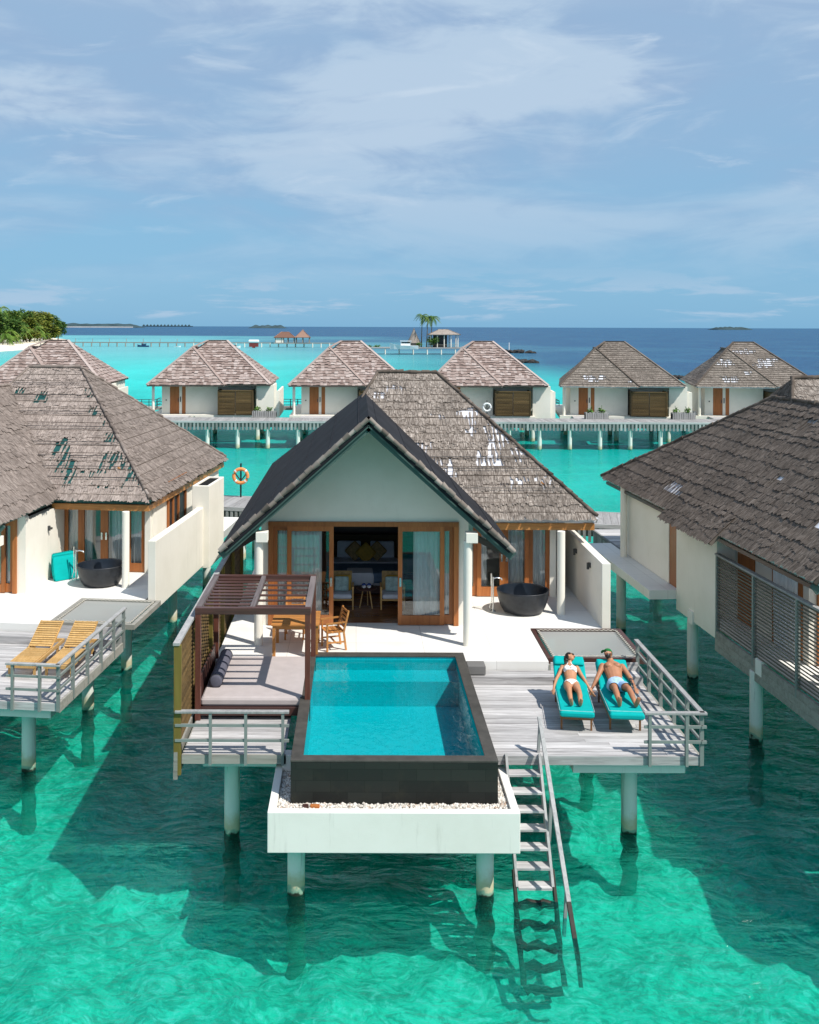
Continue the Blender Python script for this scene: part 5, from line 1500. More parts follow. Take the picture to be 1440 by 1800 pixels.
def woman(F, x, y, deg):
    p = own(root('person', F, (x, y, ZD), 'woman in a white bikini and sunglasses lying on the left turquoise lounger', 'person', None, deg))
    m = MB()
    loft(m, [((0, .99, .49), .09, .06), ((0, 1.05, .515), .155, .098), ((0, 1.11, .535), .165, .105), ((0, 1.19, .56), .135, .09), ((0, 1.27, .59), .113, .08), ((0, 1.36, .635), .128, .09),
             ((0, 1.45, .69), .142, .098), ((0, 1.53, .735), .158, .078), ((0, 1.58, .76), .12, .06), ((.005, 1.615, .785), .052, .05), ((.012, 1.67, .825), .045, .048)])
    for sg in (-1, 1): m.ball((sg * .07, 1.43, .755), .062, .062, .052, 14, 10)
    n = Vector((0, -.47, .88)); f = (Vector((.80, -.08, .42))).normalized(); u0 = Vector((.10, .82, .50)); u = (u0 - f * u0.dot(f)).normalized()
    c = Vector((.03, 1.745, .895))
    head_shape(m, c, f, u, .96)
    for sg, kn in ((-1, .09), (1, .105)):
        limb(m, [((sg * .085, 1.06, .515), .088), ((sg * .088, .86, .545), .074), ((sg * kn, .645, .565), .052), ((sg * (kn + .003), .50, .535), .052), ((sg * .085, .26, .475), .033)])
        loft(m, [((sg * .085, .225, .452), .03, .03), ((sg * .088, .20, .49), .034, .035), ((sg * .094, .165, .545), .037, .026), ((sg * .098, .145, .59), .034, .016), ((sg * .1, .135, .615), .026, .01)])
        for t in range(5): m.ball((sg * (.078 + .011 * t), .134, .618 - .004 * t), .0085, n=6, m=5)
    limb(m, [((-.155, 1.545, .735), .050), ((-.215, 1.43, .665), .040), ((-.305, 1.27, .565), .034), ((-.355, 1.13, .48), .026), ((-.37, 1.07, .445), .022)])
    hand(m, (-.37, 1.07, .445), (-.1, -.7, -.45), (.3, .3, -.8), .9, .35, -1)
    limb(m, [((.155, 1.545, .735), .050), ((.215, 1.43, .655), .040), ((.30, 1.30, .545), .034), ((.375, 1.19, .44), .026), ((.405, 1.15, .40), .022)])
    hand(m, (.405, 1.15, .40), (.35, -.6, -.55), (.7, .2, -.5), .9, .8, 1)
    b = skin_from(m, 'body', 'skin_woman', p)
    garment(b, 'bikini_top', 'bikini_white', lambda q: (abs(q.x) < .15 and q.z > .69 and ((q.x - .07) ** 2 + (q.y - 1.435) ** 2 < .0042 or (q.x + .07) ** 2 + (q.y - 1.435) ** 2 < .0042 or (1.375 < q.y < 1.392))) or (abs(abs(q.x) - (.075 - .35 * (q.y - 1.47))) < .008 and 1.46 < q.y < 1.61 and q.z > .74), .006)
    garment(b, 'bikini_bottom', 'bikini_white', lambda q: q.z > .52 and .985 < q.y < 1.135 and abs(q.x) < .17 and (abs(q.x) < .018 + max(0, (q.y - 1.0)) * .9 or q.y > 1.10 and q.y < 1.13) and q.y > 1.0 + max(0, abs(q.x) - .03) * .72, .006)
    s = f.cross(u).normalized(); rot = Matrix((s, f, u)).transposed().to_4x4()
    h = MB(); st = 0
    h.ball((0, -.022, .026), .078, .092, .100, 18, 12, jit=.012)
    h.ball((0, -.10, -.02), .055, .05, .07, 12, 8, jit=.03); h.ball((.0, -.135, -.075), .04, .04, .09, 12, 8, jit=.04)
    h.xform(Matrix.Translation(c) @ rot); h.build('hair', 'hair_dark', p)
    g = MB()
    for sg in (-1, 1): g.ball((sg * .032, .088, .010), .027, .012, .022, 12, 8)
    g.bar((-.07, .07, .014), (.07, .07, .014), .008, .008)
    for sg in (-1, 1): g.bar((sg * .07, .07, .014), (sg * .075, -.01, .01), .006, .006)
    g.xform(Matrix.Translation(c) @ rot); g.build('sunglasses', 'lens_black', p)
    g = MB(); q = c + f * .086 - u * .046; g.bar(q - s * .022, q + s * .022, .012, .012); g.build('mouth', 'lip', p, .003)
def man(F, x, y, deg):
    p = own(root('person', F, (x, y, ZD), 'bearded man in a green cap and pale blue shorts lying on the right turquoise lounger', 'person', None, deg))
    m = MB()
    loft(m, [((0, .98, .50), .11, .07), ((0, 1.04, .525), .165, .105), ((0, 1.10, .545), .172, .112), ((0, 1.20, .58), .155, .105), ((0, 1.30, .62), .158, .11), ((-.005, 1.40, .675), .178, .12),
             ((-.01, 1.49, .73), .195, .118), ((-.01, 1.56, .77), .205, .092), ((-.012, 1.615, .80), .15, .07), ((-.02, 1.65, .825), .07, .062), ((-.03, 1.70, .87), .062, .06)])
    for sg in (-1, 1):
        m.ball((-.01 + sg * .09, 1.475, .806), .086, .074, .066, 14, 10)
    f = Vector((-.62, -.42, .40)).normalized(); u0 = Vector((-.05, .74, .62)); u = (u0 - f * u0.dot(f)).normalized()
    c = Vector((-.06, 1.765, .955))
    head_shape(m, c, f, u, 1.04)
    for hx, kx, kz, ax in ((-.10, -.11, .63, -.095), (.10, .16, .64, .215)):
        limb(m, [((hx, 1.04, .53), .10), ((hx * .5 + kx * .5, .84, .595), .085), ((kx, .62, kz), .060), ((kx * .5 + ax * .5, .46, kz * .45 + .30), .062), ((ax, .22, .485), .038)])
        o = .025 if hx > 0 else -.01
        loft(m, [((ax, .185, .455), .036, .036), ((ax + o * .5, .165, .50), .04, .042), ((ax + o, .13, .565), .046, .032), ((ax + o * 1.6, .105, .625), .044, .02), ((ax + o * 1.8, .098, .66), .034, .012)])
        for t in range(5): m.ball((ax + o * 1.8 - .03 + .015 * t, .097, .662 - .004 * abs(t - 1)), .0105, n=6, m=5)
    limb(m, [((-.215, 1.55, .76), .066), ((-.285, 1.42, .68), .054), ((-.385, 1.28, .555), .044), ((-.46, 1.20, .455), .032), ((-.49, 1.175, .415), .027)])
    hand(m, (-.49, 1.175, .415), (-.25, -.6, -.55), (-.6, .3, -.4), 1.08, .7, -1)
    limb(m, [((.20, 1.55, .76), .066), ((.265, 1.43, .69), .054), ((.335, 1.28, .585), .044), ((.365, 1.12, .52), .034), ((.37, 1.06, .50), .028)])
    hand(m, (.37, 1.06, .50), (.12, -.8, -.2), (0, .1, -.9), 1.08, .3, 1)
    b = skin_from(m, 'body', 'skin_man', p)
    garment(b, 'nipple', 'lip', lambda q: (abs(q.x + .01) - .095) ** 2 + (q.y - 1.44) ** 2 < .00022 and q.z > .8, .002)
    garment(b, 'shorts', 'shorts_blue', lambda q: .775 + .3 * abs(abs(q.x) - .12) < q.y < 1.155 and abs(q.x) < .255, .017)
    s = f.cross(u).normalized(); rot = Matrix((s, f, u)).transposed().to_4x4()
    h = MB()
    prof = [(.0, .116), (.04, .112), (.07, .094), (.086, .06), (.092, .03), (.090, .022), (.0, .022)]
    h.lathe(prof, (0, -.012, 0), 20, sx=.93, sy=1.08); h.xform(Matrix.Translation(c) @ rot); hp = h.build('cap', 'cap_green', p)
    h = MB(); nseg = 10
    ring = [(.078 * cos(R(20 + 140 * i / nseg)), .06 + .045 * sin(R(20 + 140 * i / nseg)), .030) for i in range(nseg + 1)]
    ring2 = [(.088 * cos(R(15 + 150 * i / nseg)), .085 + .105 * sin(R(15 + 150 * i / nseg)), .016) for i in range(nseg + 1)]
    vs = ring + ring2 + [(a, b_, c_ - .006) for a, b_, c_ in ring + ring2]; k = nseg + 1
    fs = [(i, i + 1, k + i + 1, k + i) for i in range(nseg)] + [(2 * k + i, 3 * k + i, 3 * k + i + 1, 2 * k + i + 1) for i in range(nseg)] + [(k + i, k + i + 1, 3 * k + i + 1, 3 * k + i) for i in range(nseg)]
    h.add(vs, fs); h.xform(Matrix.Translation(c) @ rot); h.build('brim', 'cap_green', hp)
    h = MB(); h.ball((0, .022, -.052), .060, .069, .064, 16, 10, jit=.02)
    h.xform(Matrix.Translation(c) @ rot)
    garment(b, 'beard', 'hair_dark', lambda q: (lambda l: l.z < -.028 and l.z > -.125 and l.y > .0 and l.length < .15 and not (abs(l.x) < .022 and -.056 < l.z < -.044))(Vector(((Vector(q) - c).dot(s), (Vector(q) - c).dot(f), (Vector(q) - c).dot(u)))), .005)
    h = MB(); h.ball((0, -.02, .012), .078, .09, .085, 14, 10); h.xform(Matrix.Translation(c) @ rot); h.build('hair', 'hair_dark', p)
    garment(b, 'tattoo', 'tattoo', lambda q: q.x > .29 and 1.10 < q.y < 1.27 and q.z > .5 and noise.noise(Vector((q.x * 30, q.y * 30, q.z * 30))) > -.05, .0015)
    face_parts(p, c, f, u, 1.04)
    g = MB(); g.tube([Vector((-.475, 1.187, .432)) + Vector((.02 * cos(a * .52), .026 * sin(a * .52), .018 * cos(a * .52))) * 1.4 for a in range(12)], .006, 5, closed=True); g.build('bracelet', 'lens_black', p)
# ================================================================== assembly
FC = Frame(0.0, 24.6, 0)
FL = Frame(-12.0, 27.65, -6)
FR = Frame(12.6, 21.9, 3.5)
sea()
DEFP = [(5.36, .7, 1.62), (5.36, 5.2, 1.62), (5.36, 9.6, 1.62), (1.4, 1.2, 1.62), (1.4, 5.2, 1.62), (1.4, 9.8, 1.62), (-2.7, 1.5, 1.62), (-2.7, 5.6, 1.62), (-2.7, 9.9, 1.62)]
# ---------------- villas
random.seed(11)
villa(FC, 0, 'middle thatched villa with black membrane gable roof above open bedroom doors', 'thatched villas in the near row',
      dict(gable_base='membrane_black', main='thatch_main', right='thatch_main', gable='thatch_main', cap='thatch_dark'),
      main_hole=blobs([(5.25, 4.0, .85, .26), (5.75, 3.1, .42, .75), (5.4, 2.15, .5, .5), (3.95, 1.75, .62, .55), (3.35, 2.5, .4, .4), (6.35, 2.3, .3, .45), (6.9, 1.3, .3, .4), (2.75, 5.2, .45, .16), (4.0, 3.85, .25, .2), (2.3, 4.85, .3, .2), (6.0, 1.2, .4, .25), (3.3, 1.5, .3, .3), (5.0, 3.3, .25, .25)], 3.0),
      gl_thatch=False, gr_thatch=False, base_main='membrane_white', piles=DEFP, wires_rows=(1.0, 1.75, 2.2))
random.seed(12)
villa(FL, -.2, 'left thatched villa with patches of torn thatch above the bathing terrace', 'thatched villas in the near row',
      dict(gable_base='membrane_teal', main='thatch_pale', right='thatch_mid', gable='thatch_mid', cap='thatch_mid'),
      main_hole=blobs([(7.35, .62, .38, .3), (6.7, .42, .75, .13), (6.8, 1.25, .6, .22), (7.0, 1.75, .35, .3), (6.35, 1.65, .35, .3), (6.2, 2.5, .35, .3), (5.75, 3.2, .35, .3), (5.35, 3.75, .38, .3), (4.8, 4.6, .25, .3), (4.75, 1.9, .35, .6), (5.1, 1.2, .35, .45), (5.35, .7, .25, .35), (3.2, 4.3, .3, .35), (6.0, 1.0, .5, .2), (2.3, 4.7, .25, .3)], 9.0),
      base_main='membrane_teal', piles=DEFP, wires_rows=(.8, 1.25, 1.7, 2.3, 3.0, 3.7, 4.5, 5.1), rdx=-.75)
random.seed(13)
villa(FR, 0, 'right thatched villa with large dark brown roof slope over a slatted screen', 'thatched villas in the near row',
      dict(gable_base='membrane_white', main='thatch_main', right='thatch_dark', gable='thatch_dark', cap='thatch_dark'),
      gl_hole=blobs([(5.2, .55, .7, .2), (7.4, .3, .3, .2), (9.6, 1.9, .35, .15), (12.6, 1.2, .35, .25), (8.2, 3.9, .5, .12), (11.5, 2.6, .3, .15), (10.7, 4.0, .4, .15)], 5.0), bay=True, piles=[(-2.9, 1.5, 1.62), (-2.75, 5.6, 1.62), (-3.35, 9.9, 1.99), (1.4, 5.2, 1.62)])
# ---------------- middle villa: terrace and decks
privacy_wall(FC, 0, 'cream wall to the right of the middle villa bathtub'); privacy_wall(FL, .08, 'cream wall to the right of the left villa bathtub')
bathtub(FC, 4.45, 1.22, 'round black stone bathtub on the middle villa terrace')
bathtub(FL, 4.4, 1.22, 'round black stone bathtub on the left villa terrace', 20)
faucet(FC, 3.66, 1.25, 'standing chrome faucet beside the middle villa bathtub'); faucet(FL, 3.5, 1.55, 'standing chrome faucet beside the left villa bathtub')
plunge_pool(FC)
daybed(FC)
stairs(FC)
right_deck(FC, 'weathered grey deck carrying the two occupied turquoise loungers')
right_deck(FL, 'weathered grey deck carrying the two bare teak loungers', dx=.0)
def left_deck(F, label, pile=True):
    d = root('wooden_deck', F, (-2.3, -4.6, ZD), label, 'deck', 'grey timber decks on piles')
    m = MB(); planks(m, -3.22, -1.32, -6.55, -2.625, ZD); m.build('decking', 'deck_grey', d)
    m = MB(); m.box(-3.24, -1.3, -6.60, -6.555, ZD - .17, ZD - .005); m.box(-3.24, -3.225, -6.55, -2.66, ZD - .17, ZD - .005)
    for k in range(3): m.box(-3.1 + k * .8, -3.02 + k * .8, -6.54, -2.75, ZD - .17, ZD - .032)
    m.build('fascia', 'fascia_grey', d)
    m = MB(); m.box(-2.9, -1.5, -6.2, -5.9, ZD - .4, ZD - .172); m.build('beam', 'white_concrete', d)
    m = MB(); m.box(-3.15, -1.16, -2.85, -2.64, ZD - .3, ZD - .04); m.build('beam', 'fascia_grey', d)  # beam added under the joint to block a sun streak
    m = MB(); m.box(-3.15 if pile else -2.88, -1.16, -2.66, -2.63, ZD + .006, ZD + .2); m.build('sun_stop_board', 'deck_grey', d)  # board added to close the slit that let sun onto the seabed
    if pile:
        pile_mesh(MB(), -2.41, -5.72, ZD - .172).build('pile', 'pile_paint', d)
left_deck(FC, 'narrow grey deck in front of the mahogany daybed'); left_deck(FR, 'grey deck behind the slatted screen of the right villa', False)
right_deck(FR, 'unseen grey deck widened over the pool place to shade the sea', xs=-1.3)  # out of view, widened past the real deck for its shadow
railing(FC, [((6.42, -2.42), (6.44, -6.66), (.03, .23, .42, .62, .80, .985)), ((5.36, -6.63), (6.52, -6.63), (.09, .68))], 'L-shaped railing at the corner of the deck with occupied loungers')
railing(FC, [((-3.36, -6.63), (-1.24, -6.63), (.31, .62, .945))], 'short straight railing in front of the daybed')
railing(FL, [((6.42, -2.42), (6.44, -6.66), (.03, .2, .4, .6, .80, .985)), ((5.3, -6.63), (6.5, -6.63), (.12, .62))], 'L-shaped railing around the corner with bare teak loungers')
hammock(FC, 'brown framed net beside the privacy wall of the middle villa'); hammock(FL, 'grey framed net beside the privacy wall of the left villa', 'fascia_grey')
slat_screen(FC, -3.34, -6.6, 3.2, 'olive backed screen at the left of the daybed', 'panel_wood', .09)
slat_screen(FR, -2.95, -6.6, 3.55, 'grey brown slatted screen beneath the dark thatched roof at right')
dining_table(FC, -1.95, -.85, -2.4, -1.3, 'teak table behind the mahogany daybed')
dining_table(FR, -2.3, -1.3, -1.9, -.9, 'teak table half hidden by the slatted screen at right')
dining_chair(FC, -.55, -1.75, -72, 'teak chair with slatted back right of the terrace table')
dining_chair(FC, -1.5, -.95, 0, 'teak chair pushed in behind the terrace table')
bedroom(FC)
G1 = 'turquoise cushioned loungers on the middle deck'
lounger(FC, 4.36, -5.55, -7, 'teak lounger with turquoise cushion under the woman', G1, 'teak_dark', lw=.018); lounger(FC, 5.33, -5.55, -5, 'teak lounger with turquoise cushion under the man', G1, 'teak_dark', lw=.018)
lounger_cushion(FC, 4.36, -5.55, -7, 'turquoise cushion with head roll under the woman in a bikini'); lounger_cushion(FC, 5.33, -5.55, -5, 'turquoise cushion slipped down below the lounger end under the man', True, .09)
woman(FC, 4.36, -5.55, -7); man(FC, 5.33, -5.55, -5)
G2 = 'bare teak loungers on the left deck'
lounger(FL, 5.0, -5.35, 2, 'bare teak lounger farther from the railing of the left deck', G2, wheels=True); lounger(FL, 5.85, -5.3, 2, 'bare teak lounger close beside the railing of the left deck', G2, wheels=True)
for i, (xx, yy, w, lab) in enumerate(((2.98, 1.95, .9, 'turquoise cushion leaning against the cream wall at the back of the pair'), (3.16, 1.62, .95, 'turquoise cushion leaning in front of the other by the black bathtub'))):
    c = own(root('folded_cushion', FL, (xx, yy, 2.25), lab, 'cushion', 'turquoise cushions leaning on the left villa wall', -38 - 4 * i))
    m = MB()
    m.cushion(-.08, .0, -.38, .38, 0, .74, .03); m.cushion(.005, .085, -.38, .38, 0, .72, .03); m.xform(Matrix.Rotation(R(-13), 4, 'Y')); m.build('cushion_body', 'turquoise_fabric', c)
def loose(name, F, loc, label, cat, fn, mat, grp=None, deg=0):
    o = own(root(name, F, loc, label, cat, grp, deg)); m = MB(); fn(m); m.build(name + '_body', mat, o); return o
# ---------------- jetties
WF = WORLD
random.seed(21)
jetty(WF, 2.6, 40.1, -12.6, 58, 2.5, 'grey jetty with slatted skirt passing behind the near villas', 4.2, .16, .62, .2, (.35, 2.1))
j = own(root('jetty_branch', WF, (10.6, 35.0, 2.25), 'pale boarded branch of the near jetty leading to the right villa', 'walkway', None, 3))
m = MB()
for k in range(22): m.box(-1.6, 1.9, -2.9 + k * .2, -2.71 + k * .2, -.06, random.uniform(0, .006))
m.build('decking', 'deck_grey', j)
m = MB()
for k in range(26): m.box(-1.66, -1.62, -2.9 + k * .165, -2.8 + k * .165, -.75, -.08)
m.box(-1.68, -1.61, -2.95, 1.5, -.08, .01); m.build('skirt', 'skirt_slat', j)
life_ring(WF, -5.15, 43.0, 'orange life ring on a black post by the near jetty')
life_ring(WF, 10.8, 80.3, 'pale life ring on a black post by the far jetty', 0, 'white_paint')
jetty(WF, 0.5, 78.9, 0, 104, 2.9, 'long grey jetty with slatted skirt before the far villas', 2.43, .17, .6, .3)
# ---------------- far villas
random.seed(31)
GS = 'villas in the far row'
FV = [('far villa with pink brown shingles behind the left thatched roof', -26.6, 82.6, 2), ('far pink shingled villa seen whole between the two left thatched roofs', -12.5, 83.6, 1), ('far pink shingled villa touching the left side of the middle ridge', -.45, 83.6, 0), ('far pink shingled villa rising just right of the middle ridge', 11.25, 83.6, -4)]
v0 = far_villa_mesh('water_villa', FV[0][0], 'shingle_pink', GS)
v0.location = (FV[0][1], FV[0][2], 0); v0.rotation_euler = (0, 0, R(FV[0][3]))
for lab, x, y, a in FV[1:]:
    copy_tree(v0, (x, y, 0), R(a), lab, GS)
v5 = far_villa_mesh('water_villa', 'far grey thatched villa standing alone between shingled and patched ones', 'thatch_far', GS, holes=None, wing_holes=blobs([(3.1, .8, 1.1, .5), (6.0, .8, .35, .4)], 2.0))
v5.location = (22.9, 83.6, 0); v5.rotation_euler = (0, 0, R(-8))
v6 = far_villa_mesh('water_villa', 'far grey thatched villa with white torn patches beside the dark right roof', 'thatch_far', GS, holes=blobs([(4.9, 4.9, .95, .55), (6.9, 3.6, 1.0, .45), (6.2, 2.9, .9, .4)], 4.0), wing_holes=blobs([(2.9, 2.9, .9, .6), (2.9, .7, .8, .45), (4.6, 1.6, .35, .25)], 6.0))
v6.location = (34.6, 83.6, 0); v6.rotation_euler = (0, 0, R(-8))
for (x, lab, w, t) in ((-7.7, 'picket planter before the far villa left of the middle roof', 2.0, .5), (19.9, 'picket planter on the far jetty with bushy green growth', 1.9, .6), (27.1, 'picket planter on the far jetty near the right roof', 1.9, .6), (-18.2, 'picket planter on the far jetty peeping over the left roof', 1.2, .35)):
    planter(WF, x, 80.3 if x > 0 else 80.6, lab, w, t)
# ---------------- far lagoon
random.seed(41)
shore = [(-150, 300), (-138, 340), (-134.5, 364), (-134.6, 389), (-143.4, 441), (-162.4, 523), (-190, 640), (-225, 700)]
inl = [(-300, 300), (-175, 350), (-155, 392), (-152, 415), (-162, 485), (-180, 560), (-205, 650), (-240, 690)]
bv = []
for (sx, sy), (ix, iy) in zip(shore, inl):
    bv += [(sx + 6, sy - 6, -1.2), (sx, sy, .05), (sx * .75 + ix * .25, sy * .75 + iy * .25, .75), (ix, iy, 1.5), (ix - 500, iy + 60, 2.2)]
tag(MB().add(bv, [(i * 5 + a, i * 5 + 5 + a, i * 5 + 6 + a, i * 5 + 1 + a) for i in range(7) for a in range(4)], .5, sm=True).build('beach', 'sand'), kind='structure')
GT = 'broadleaf trees on the island'
TL = []
for px, top, dd in ((-10, 545, 0), (4, 547, 8), (17, 545, 0), (29, 545, 8), (41, 543, 0), (53, 543, 8), (65, 545, 0), (77, 548, 6), (88, 553, 0), (20, 560, -26), (52, 560, -26), (84, 566, -24), (102, 562, 4)):
    d = 452 + px * 1.15 + dd
    TL.append(((px - 628) * d / 1700, d, 8.4 + (574 - top) * d / 1700, 6.8 if px < 95 else 5.5))
words_ = ['leftmost tall tree rising behind the palms', 'tall tree second from the left edge of the island', 'tall dark tree third from the left on the island', 'tall round tree left of the island top', 'highest tree at the top of the island', 'tall yellowish tree just right of the island top', 'broad tree on the right shoulder of the island', 'tree above the beach on the right slope', 'tree near the right end of the island wood', 'lower tree in front at the left of the wood', 'lower yellowish tree in front of the wood middle', 'low tree in front of the right slope', 'small last tree overhanging the beach tip']
for i, (x, y, h, cr) in enumerate(TL):
    broadleaf(WF, x, y, h, cr, 'leaf_olive' if i in (5, 7, 10, 11, 6) else 'leaf_dark', words_[i], GT)
PL = []
for px, top, dd, fr, lab in ((4, 588, -40, 4.6, 'palm at the left edge of the beach'), (14, 594, -48, 4.4, 'short palm nearest the water at left'), (22, 582, -36, 4.6, 'palm above the left part of the beach'), (36, 574, -34, 4.8, 'taller palm in the middle of the beach edge'),
        (48, 580, -36, 4.6, 'palm leaning over the middle of the beach'), (60, 576, -32, 4.6, 'palm right of the middle of the beach'), (72, 584, -32, 4.4, 'shorter palm toward the right of the beach'), (82, 587, -30, 4.2, 'last bright palm at the right of the beach'),
        (30, 592, -44, 4.2, 'low bushy palm on the sand'), (3, 541, 4, 5.0, 'tallest palm standing out above the island trees at left')):
    d = 452 + px * 1.15 + dd
    PL.append(((px - 628) * d / 1700, d, 8.4 + (574 - top) * d / 1700, fr, lab))
for (x, y, h, fr, lab) in PL:
    palm(WF, x, y, h, fr, lab, 'palms along the island beach', 1.2)
# long thin jetty with boats
random.seed(51)
jl = own(root('timber_jetty', WF, (-72, 456, 2.2), 'thin long jetty stretching across the turquoise lagoon', 'jetty'))
m = MB(); m.box(-78, 62, -1, 1, -.45, 0); m.build('decking', 'fascia_grey', jl)
for k in range(35):
    m = MB(); m.cyl((-77 + k * 4, -.8, -3.5), (-77 + k * 4, -.8, -.3), .3, n=8); m.build('pile', 'far_plaster' if k > 17 else 'fascia_grey', jl)
    if k % 2 == 0 and k < 20: m = MB(); m.cyl((-77 + k * 4, .8, 0), (-77 + k * 4, .8, 1.6), .12, n=6); m.build('lamp_post', 'fascia_grey', jl)
def boat(x, y, L, mat, label, cab=True, deg=0, top='white_paint'):
    b = own(root('motor_boat', WF, (x, y, 0), label, 'boat', 'boats in the lagoon', deg))
    m = MB(); w = L * .16
    sec = [(-.5, .75, .0), (-.2, 1, .0), (.15, 1, .02), (.36, .66, .1), (.5, .04, .22)]
    vs = []
    for t, k, rise in sec:
        vs += [(t * L, -w * k, L * (.12 + rise * .45)), (t * L, -w * k * .7, -.1), (t * L, w * k * .7, -.1), (t * L, w * k, L * (.12 + rise * .45))]
    fs = [(i * 4 + a, i * 4 + a + 1, i * 4 + 5 + a, i * 4 + 4 + a) for i in range(4) for a in range(3)] + [(i * 4 + 3, i * 4, i * 4 + 4, i * 4 + 7) for i in range(4)] + [(0, 1, 2, 3)]
    m.add(vs, fs); m.build('hull', mat, b, norm=True)
    if cab:
        m = MB(); m.box(-.22 * L, .12 * L, -w * .6, w * .6, L * .12, L * .2); m.build('cabin', top, b)
        m = MB(); m.box(-.2 * L, .1 * L, -w * .62, w * .62, L * .2, L * .245); m.build('windscreen', 'lens_black', b)
        m = MB(); m.box(-.26 * L, .14 * L, -w * .7, w * .7, L * .27, L * .29)
        for q in (-.24, .1): m.box(q * L, q * L + .1, -w * .6, w * .6, L * .2, L * .27)
        m.build('canopy', top, b)
    return b
boat(-100, 452, 5.5, 'boat_blue', 'small dark blue boat moored below the long jetty', True, 175, 'boat_blue')
boat(-55.5, 440, 4.8, 'white_paint', 'white boat with black canopy left of the red one', True, 10, 'lens_black')
boat(-84, 452, 3, 'white_paint', 'tiny white boat beside the long jetty', False, 0)
b = boat(-47, 440, 4.4, 'boat_red', 'red hulled boat with a white roof by the jetty', False, 90)
m = MB(); m.cushion(-1.9, 1.9, -2.3, 2.3, 2.3, 3.7, .3); m.xform(Matrix.Rotation(R(0), 4, 'Z')); m.build('canopy', 'white_paint', b)
m = MB(); m.box(-1.6, 1.6, -2.0, 2.0, .5, 2.3); m.build('cabin', 'boat_red', b)
b = boat(16.6, 342, 10, 'white_paint', 'white motor yacht moored before the cone roofed hut', True, 180)
b.location.z = 2.0
def hip_hut(x, y, w, d, ze, zr, rl, label, mat, post, floorz, base_mat=None):
    h = own(root('jetty_pavilion', WF, (x, y, floorz), label, 'pavilion', 'roofed pavilions far out in the lagoon'))
    a, c = w / 2, d / 2
    pl = [[(-a, -c, ze), (a, -c, ze), (rl, 0, zr), (-rl, 0, zr)], [(a, -c, ze), (a, c, ze), (rl, 0, zr)], [(a, c, ze), (-a, c, ze), (-rl, 0, zr), (rl, 0, zr)], [(-a, c, ze), (-a, -c, ze), (-rl, 0, zr)]]
    m = MB()
    for p in pl:
        q = []
        for e in p:
            if not q or (Vector(q[-1]) - Vector(e)).length > 1e-4: q.append(e)
        slab(m, q, .25)
    r = m.build('roof', mat, h)
    m = MB(); ridge_line(m, [(-a, -c, ze), (-rl, 0, zr), (rl, 0, zr), (a, -c, ze)], .14, .8); m.build('ridge_cap', mat, r)
    for k in range(post):
        for yy in (-c * .8, c * .8):
            m = MB(); xx = -a * .86 + 1.72 * a * k / (post - 1); m.box(xx - .16, xx + .16, yy - .16, yy + .16, 0, ze); m.build('post', base_mat or 'fascia_grey', h)
    m = MB(); m.box(-a, a, -c, c, -.5, 0); m.build('floor', 'fascia_grey', h)
    m = MB()
    for z in (.5, 1.0): m.bar((-a * .86, -c * .8, z), (a * .86, -c * .8, z), .08, .08)
    m.build('rail', 'fascia_grey', h)
    return h
h = hip_hut(-34.0, 456, 10, 7, 2.4, 5.0, 1.8, 'low brown roofed pavilion with a white wall on the long jetty', 'shingle_brown', 4, 2.2)
m = MB(); m.box(-4.2, -.6, -2.9, 2.9, .02, 2.4); m.build('wall', 'far_plaster', h)
hip_hut(-25.6, 456, 7.2, 7, 2.5, 6.0, .02, 'brown pyramid roofed pavilion at the end of the long jetty', 'shingle_brown', 3, 2.2)
pp = own(root('pier_platform', WF, (20, 347, 2.5), 'flat planted platform on white posts below the palm islet', 'platform'))
m = MB(); m.box(-22, 22, -2.5, 6, -.45, 0); m.build('platform_deck', 'fascia_grey', pp)
m = MB(); m.box(-22, 22, -2.7, -2.5, -.35, .05); m.build('edge_board', 'deck_grey', pp)
for k in range(9):
    m = MB(); m.cyl((-20 + k * 5, -2.3, -4), (-20 + k * 5, -2.3, -.4), .25, n=8); m.build('pile', 'far_plaster', pp)
h = hip_hut(31.3, 351, 11.5, 9, 4.6, 6.4, 1.6, 'open pavilion with shallow grey roof beside the palms', 'thatch_far', 5, 2.5, 'far_plaster')
m = MB(); m.box(-3.6, 1.5, 1.5, 1.8, 0, 4.4); m.build('wall', 'steel_dark', h)
c = own(root('cone_hut', WF, (20.6, 351, 2.5), 'steep cone roofed hut left of the palms', 'hut'))
m = MB(); m.cyl((0, 0, 0), (0, 0, 1.9), 1.9, n=14); m.build('wall', 'fascia_grey', c)
m = MB(); m.lathe([(2.6, 1.5), (1.5, 3.5), (.6, 5.6), (.08, 6.9), (0, 6.95)], (0, 0, 0), 18); m.build('roof', 'thatch_far', c)
for (x, h_, lab) in ((23.3, 11.6, 'leftmost of the three islet palms'), (25.1, 10.8, 'middle of the three islet palms'), (26.7, 10.9, 'rightmost of the three islet palms')):
    palm(WF, x, 349 + random.random() * 2, h_, 3.2, lab, 'islet palms', .5, 'leaf_dark', 20, 2.4)
bush(WF, 22.4, 347.6, 2.4, 1.7, 'leaf_fresh', 'small bush between hut and palm trunks', 'islet bushes'); bush(WF, 27.2, 347.4, 2.4, 2.8, 'leaf_fresh', 'large bright bush in front of the open pavilion', 'islet bushes', 260)
m = MB()
for k in range(26): leaf_clump(m, (random.uniform(0, 18), 346.5 + random.uniform(0, 3), 2.8), .7, 20, .3)
tag(m.build('hedge_foliage', 'leaf_fresh'), 'low green ground cover on the pier platform', 'ground cover', kind='stuff')
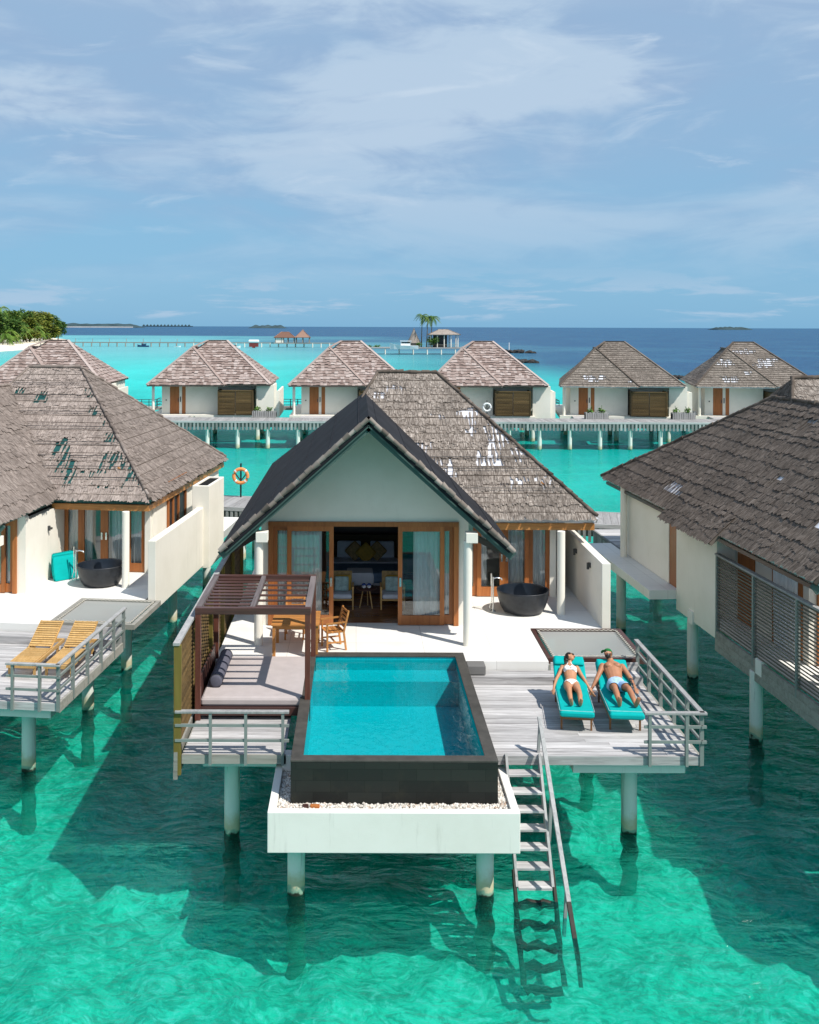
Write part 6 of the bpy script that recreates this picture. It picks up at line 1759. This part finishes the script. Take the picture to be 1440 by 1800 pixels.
for nm, x0, x1, y, lab, hh in (('rock_breakwater', 53, 68, 366, 'farthest dark rock breakwater with a white pole', 1.6), ('rock_breakwater', 41, 49.5, 266, 'dark rock breakwater nearer the shingled roof', 1.3), ('rock_breakwater', 56, 66, 185, 'dark rock line between the two grey thatched villas', .9)):
    m = MB()
    for k in range(46):
        t = random.random(); r = random.uniform(.4, 1) * hh * .6
        m.ball((x0 + (x1 - x0) * t, y + random.uniform(-1.5, 1.5), random.uniform(-.1, .55) * hh * (1 - (2 * t - 1) ** 4)), r * 1.5, r, r * .8, 7, 5, jit=.22)
    o = m.build(nm, 'rock'); tag(o, lab, 'breakwater', 'rock breakwaters')
mp = own(root('marker_pole', WF, (57.5, 366, 0), 'white marker pole on the farthest rock breakwater', 'pole')); m = MB(); m.cyl((0, 0, 0), (0, 0, 4), .2, .15, n=8); m.build('pole_body', 'white_paint', mp)
# land on the horizon
def islet(x0, x1, y, h, label, seed, sandy=False):
    m = MB(); n = 40; prof = []
    for i in range(n + 1):
        t = i / n; prof.append((x0 + (x1 - x0) * t, h * (min(1, 8 * min(t, 1 - t)) ** .6) * (.75 + .35 * noise.noise(Vector((t * 9, seed, 0))) + .12 * noise.noise(Vector((t * 40, seed, 1))))))
    vs = []
    for (x, z) in prof: vs += [(x, y - 60, -1), (x, y - 30, max(.2, z * .6)), (x, y + 40, max(.3, z)), (x, y + 150, -1)]
    m.add(vs, [(i * 4 + a, i * 4 + 4 + a, i * 4 + 5 + a, i * 4 + 1 + a) for i in range(n) for a in range(3)], .5)
    tag(m.build('distant_island', 'islet_haze_blue'), label, 'island', kind='structure')
    if sandy:
        tag(MB().box(x0 + (x1 - x0) * .2, x1 - (x1 - x0) * .05, y - 75, y - 62, -1, 6).build('distant_sandbank', 'islet_sand'), kind='structure')
islet(-1620, -1120, 5000, 27, 'low green island', 1.0, True)
islet(-560, -370, 5000, 20, 'dark low islet', 2.0)
islet(1850, 2030, 5000, 19, 'dark low islet', 3.0)
o = own(root('distant_villa_row', WF, (-1000, 5000, 0), 'tiny row of stilted roofs on the horizon at left', 'villa row')); m = MB()
m.box(-110, 150, -5, 5, 6, 10)
for k in range(14): m.add([(-110 + k * 18, -6, 10), (-97 + k * 18, -6, 10), (-103 + k * 18, 0, 19), (-110 + k * 18, 6, 10), (-97 + k * 18, 6, 10)], [(0, 1, 2), (1, 4, 2), (4, 3, 2), (3, 0, 2)])
m.build('row_roofs', 'islet_haze_blue', o)
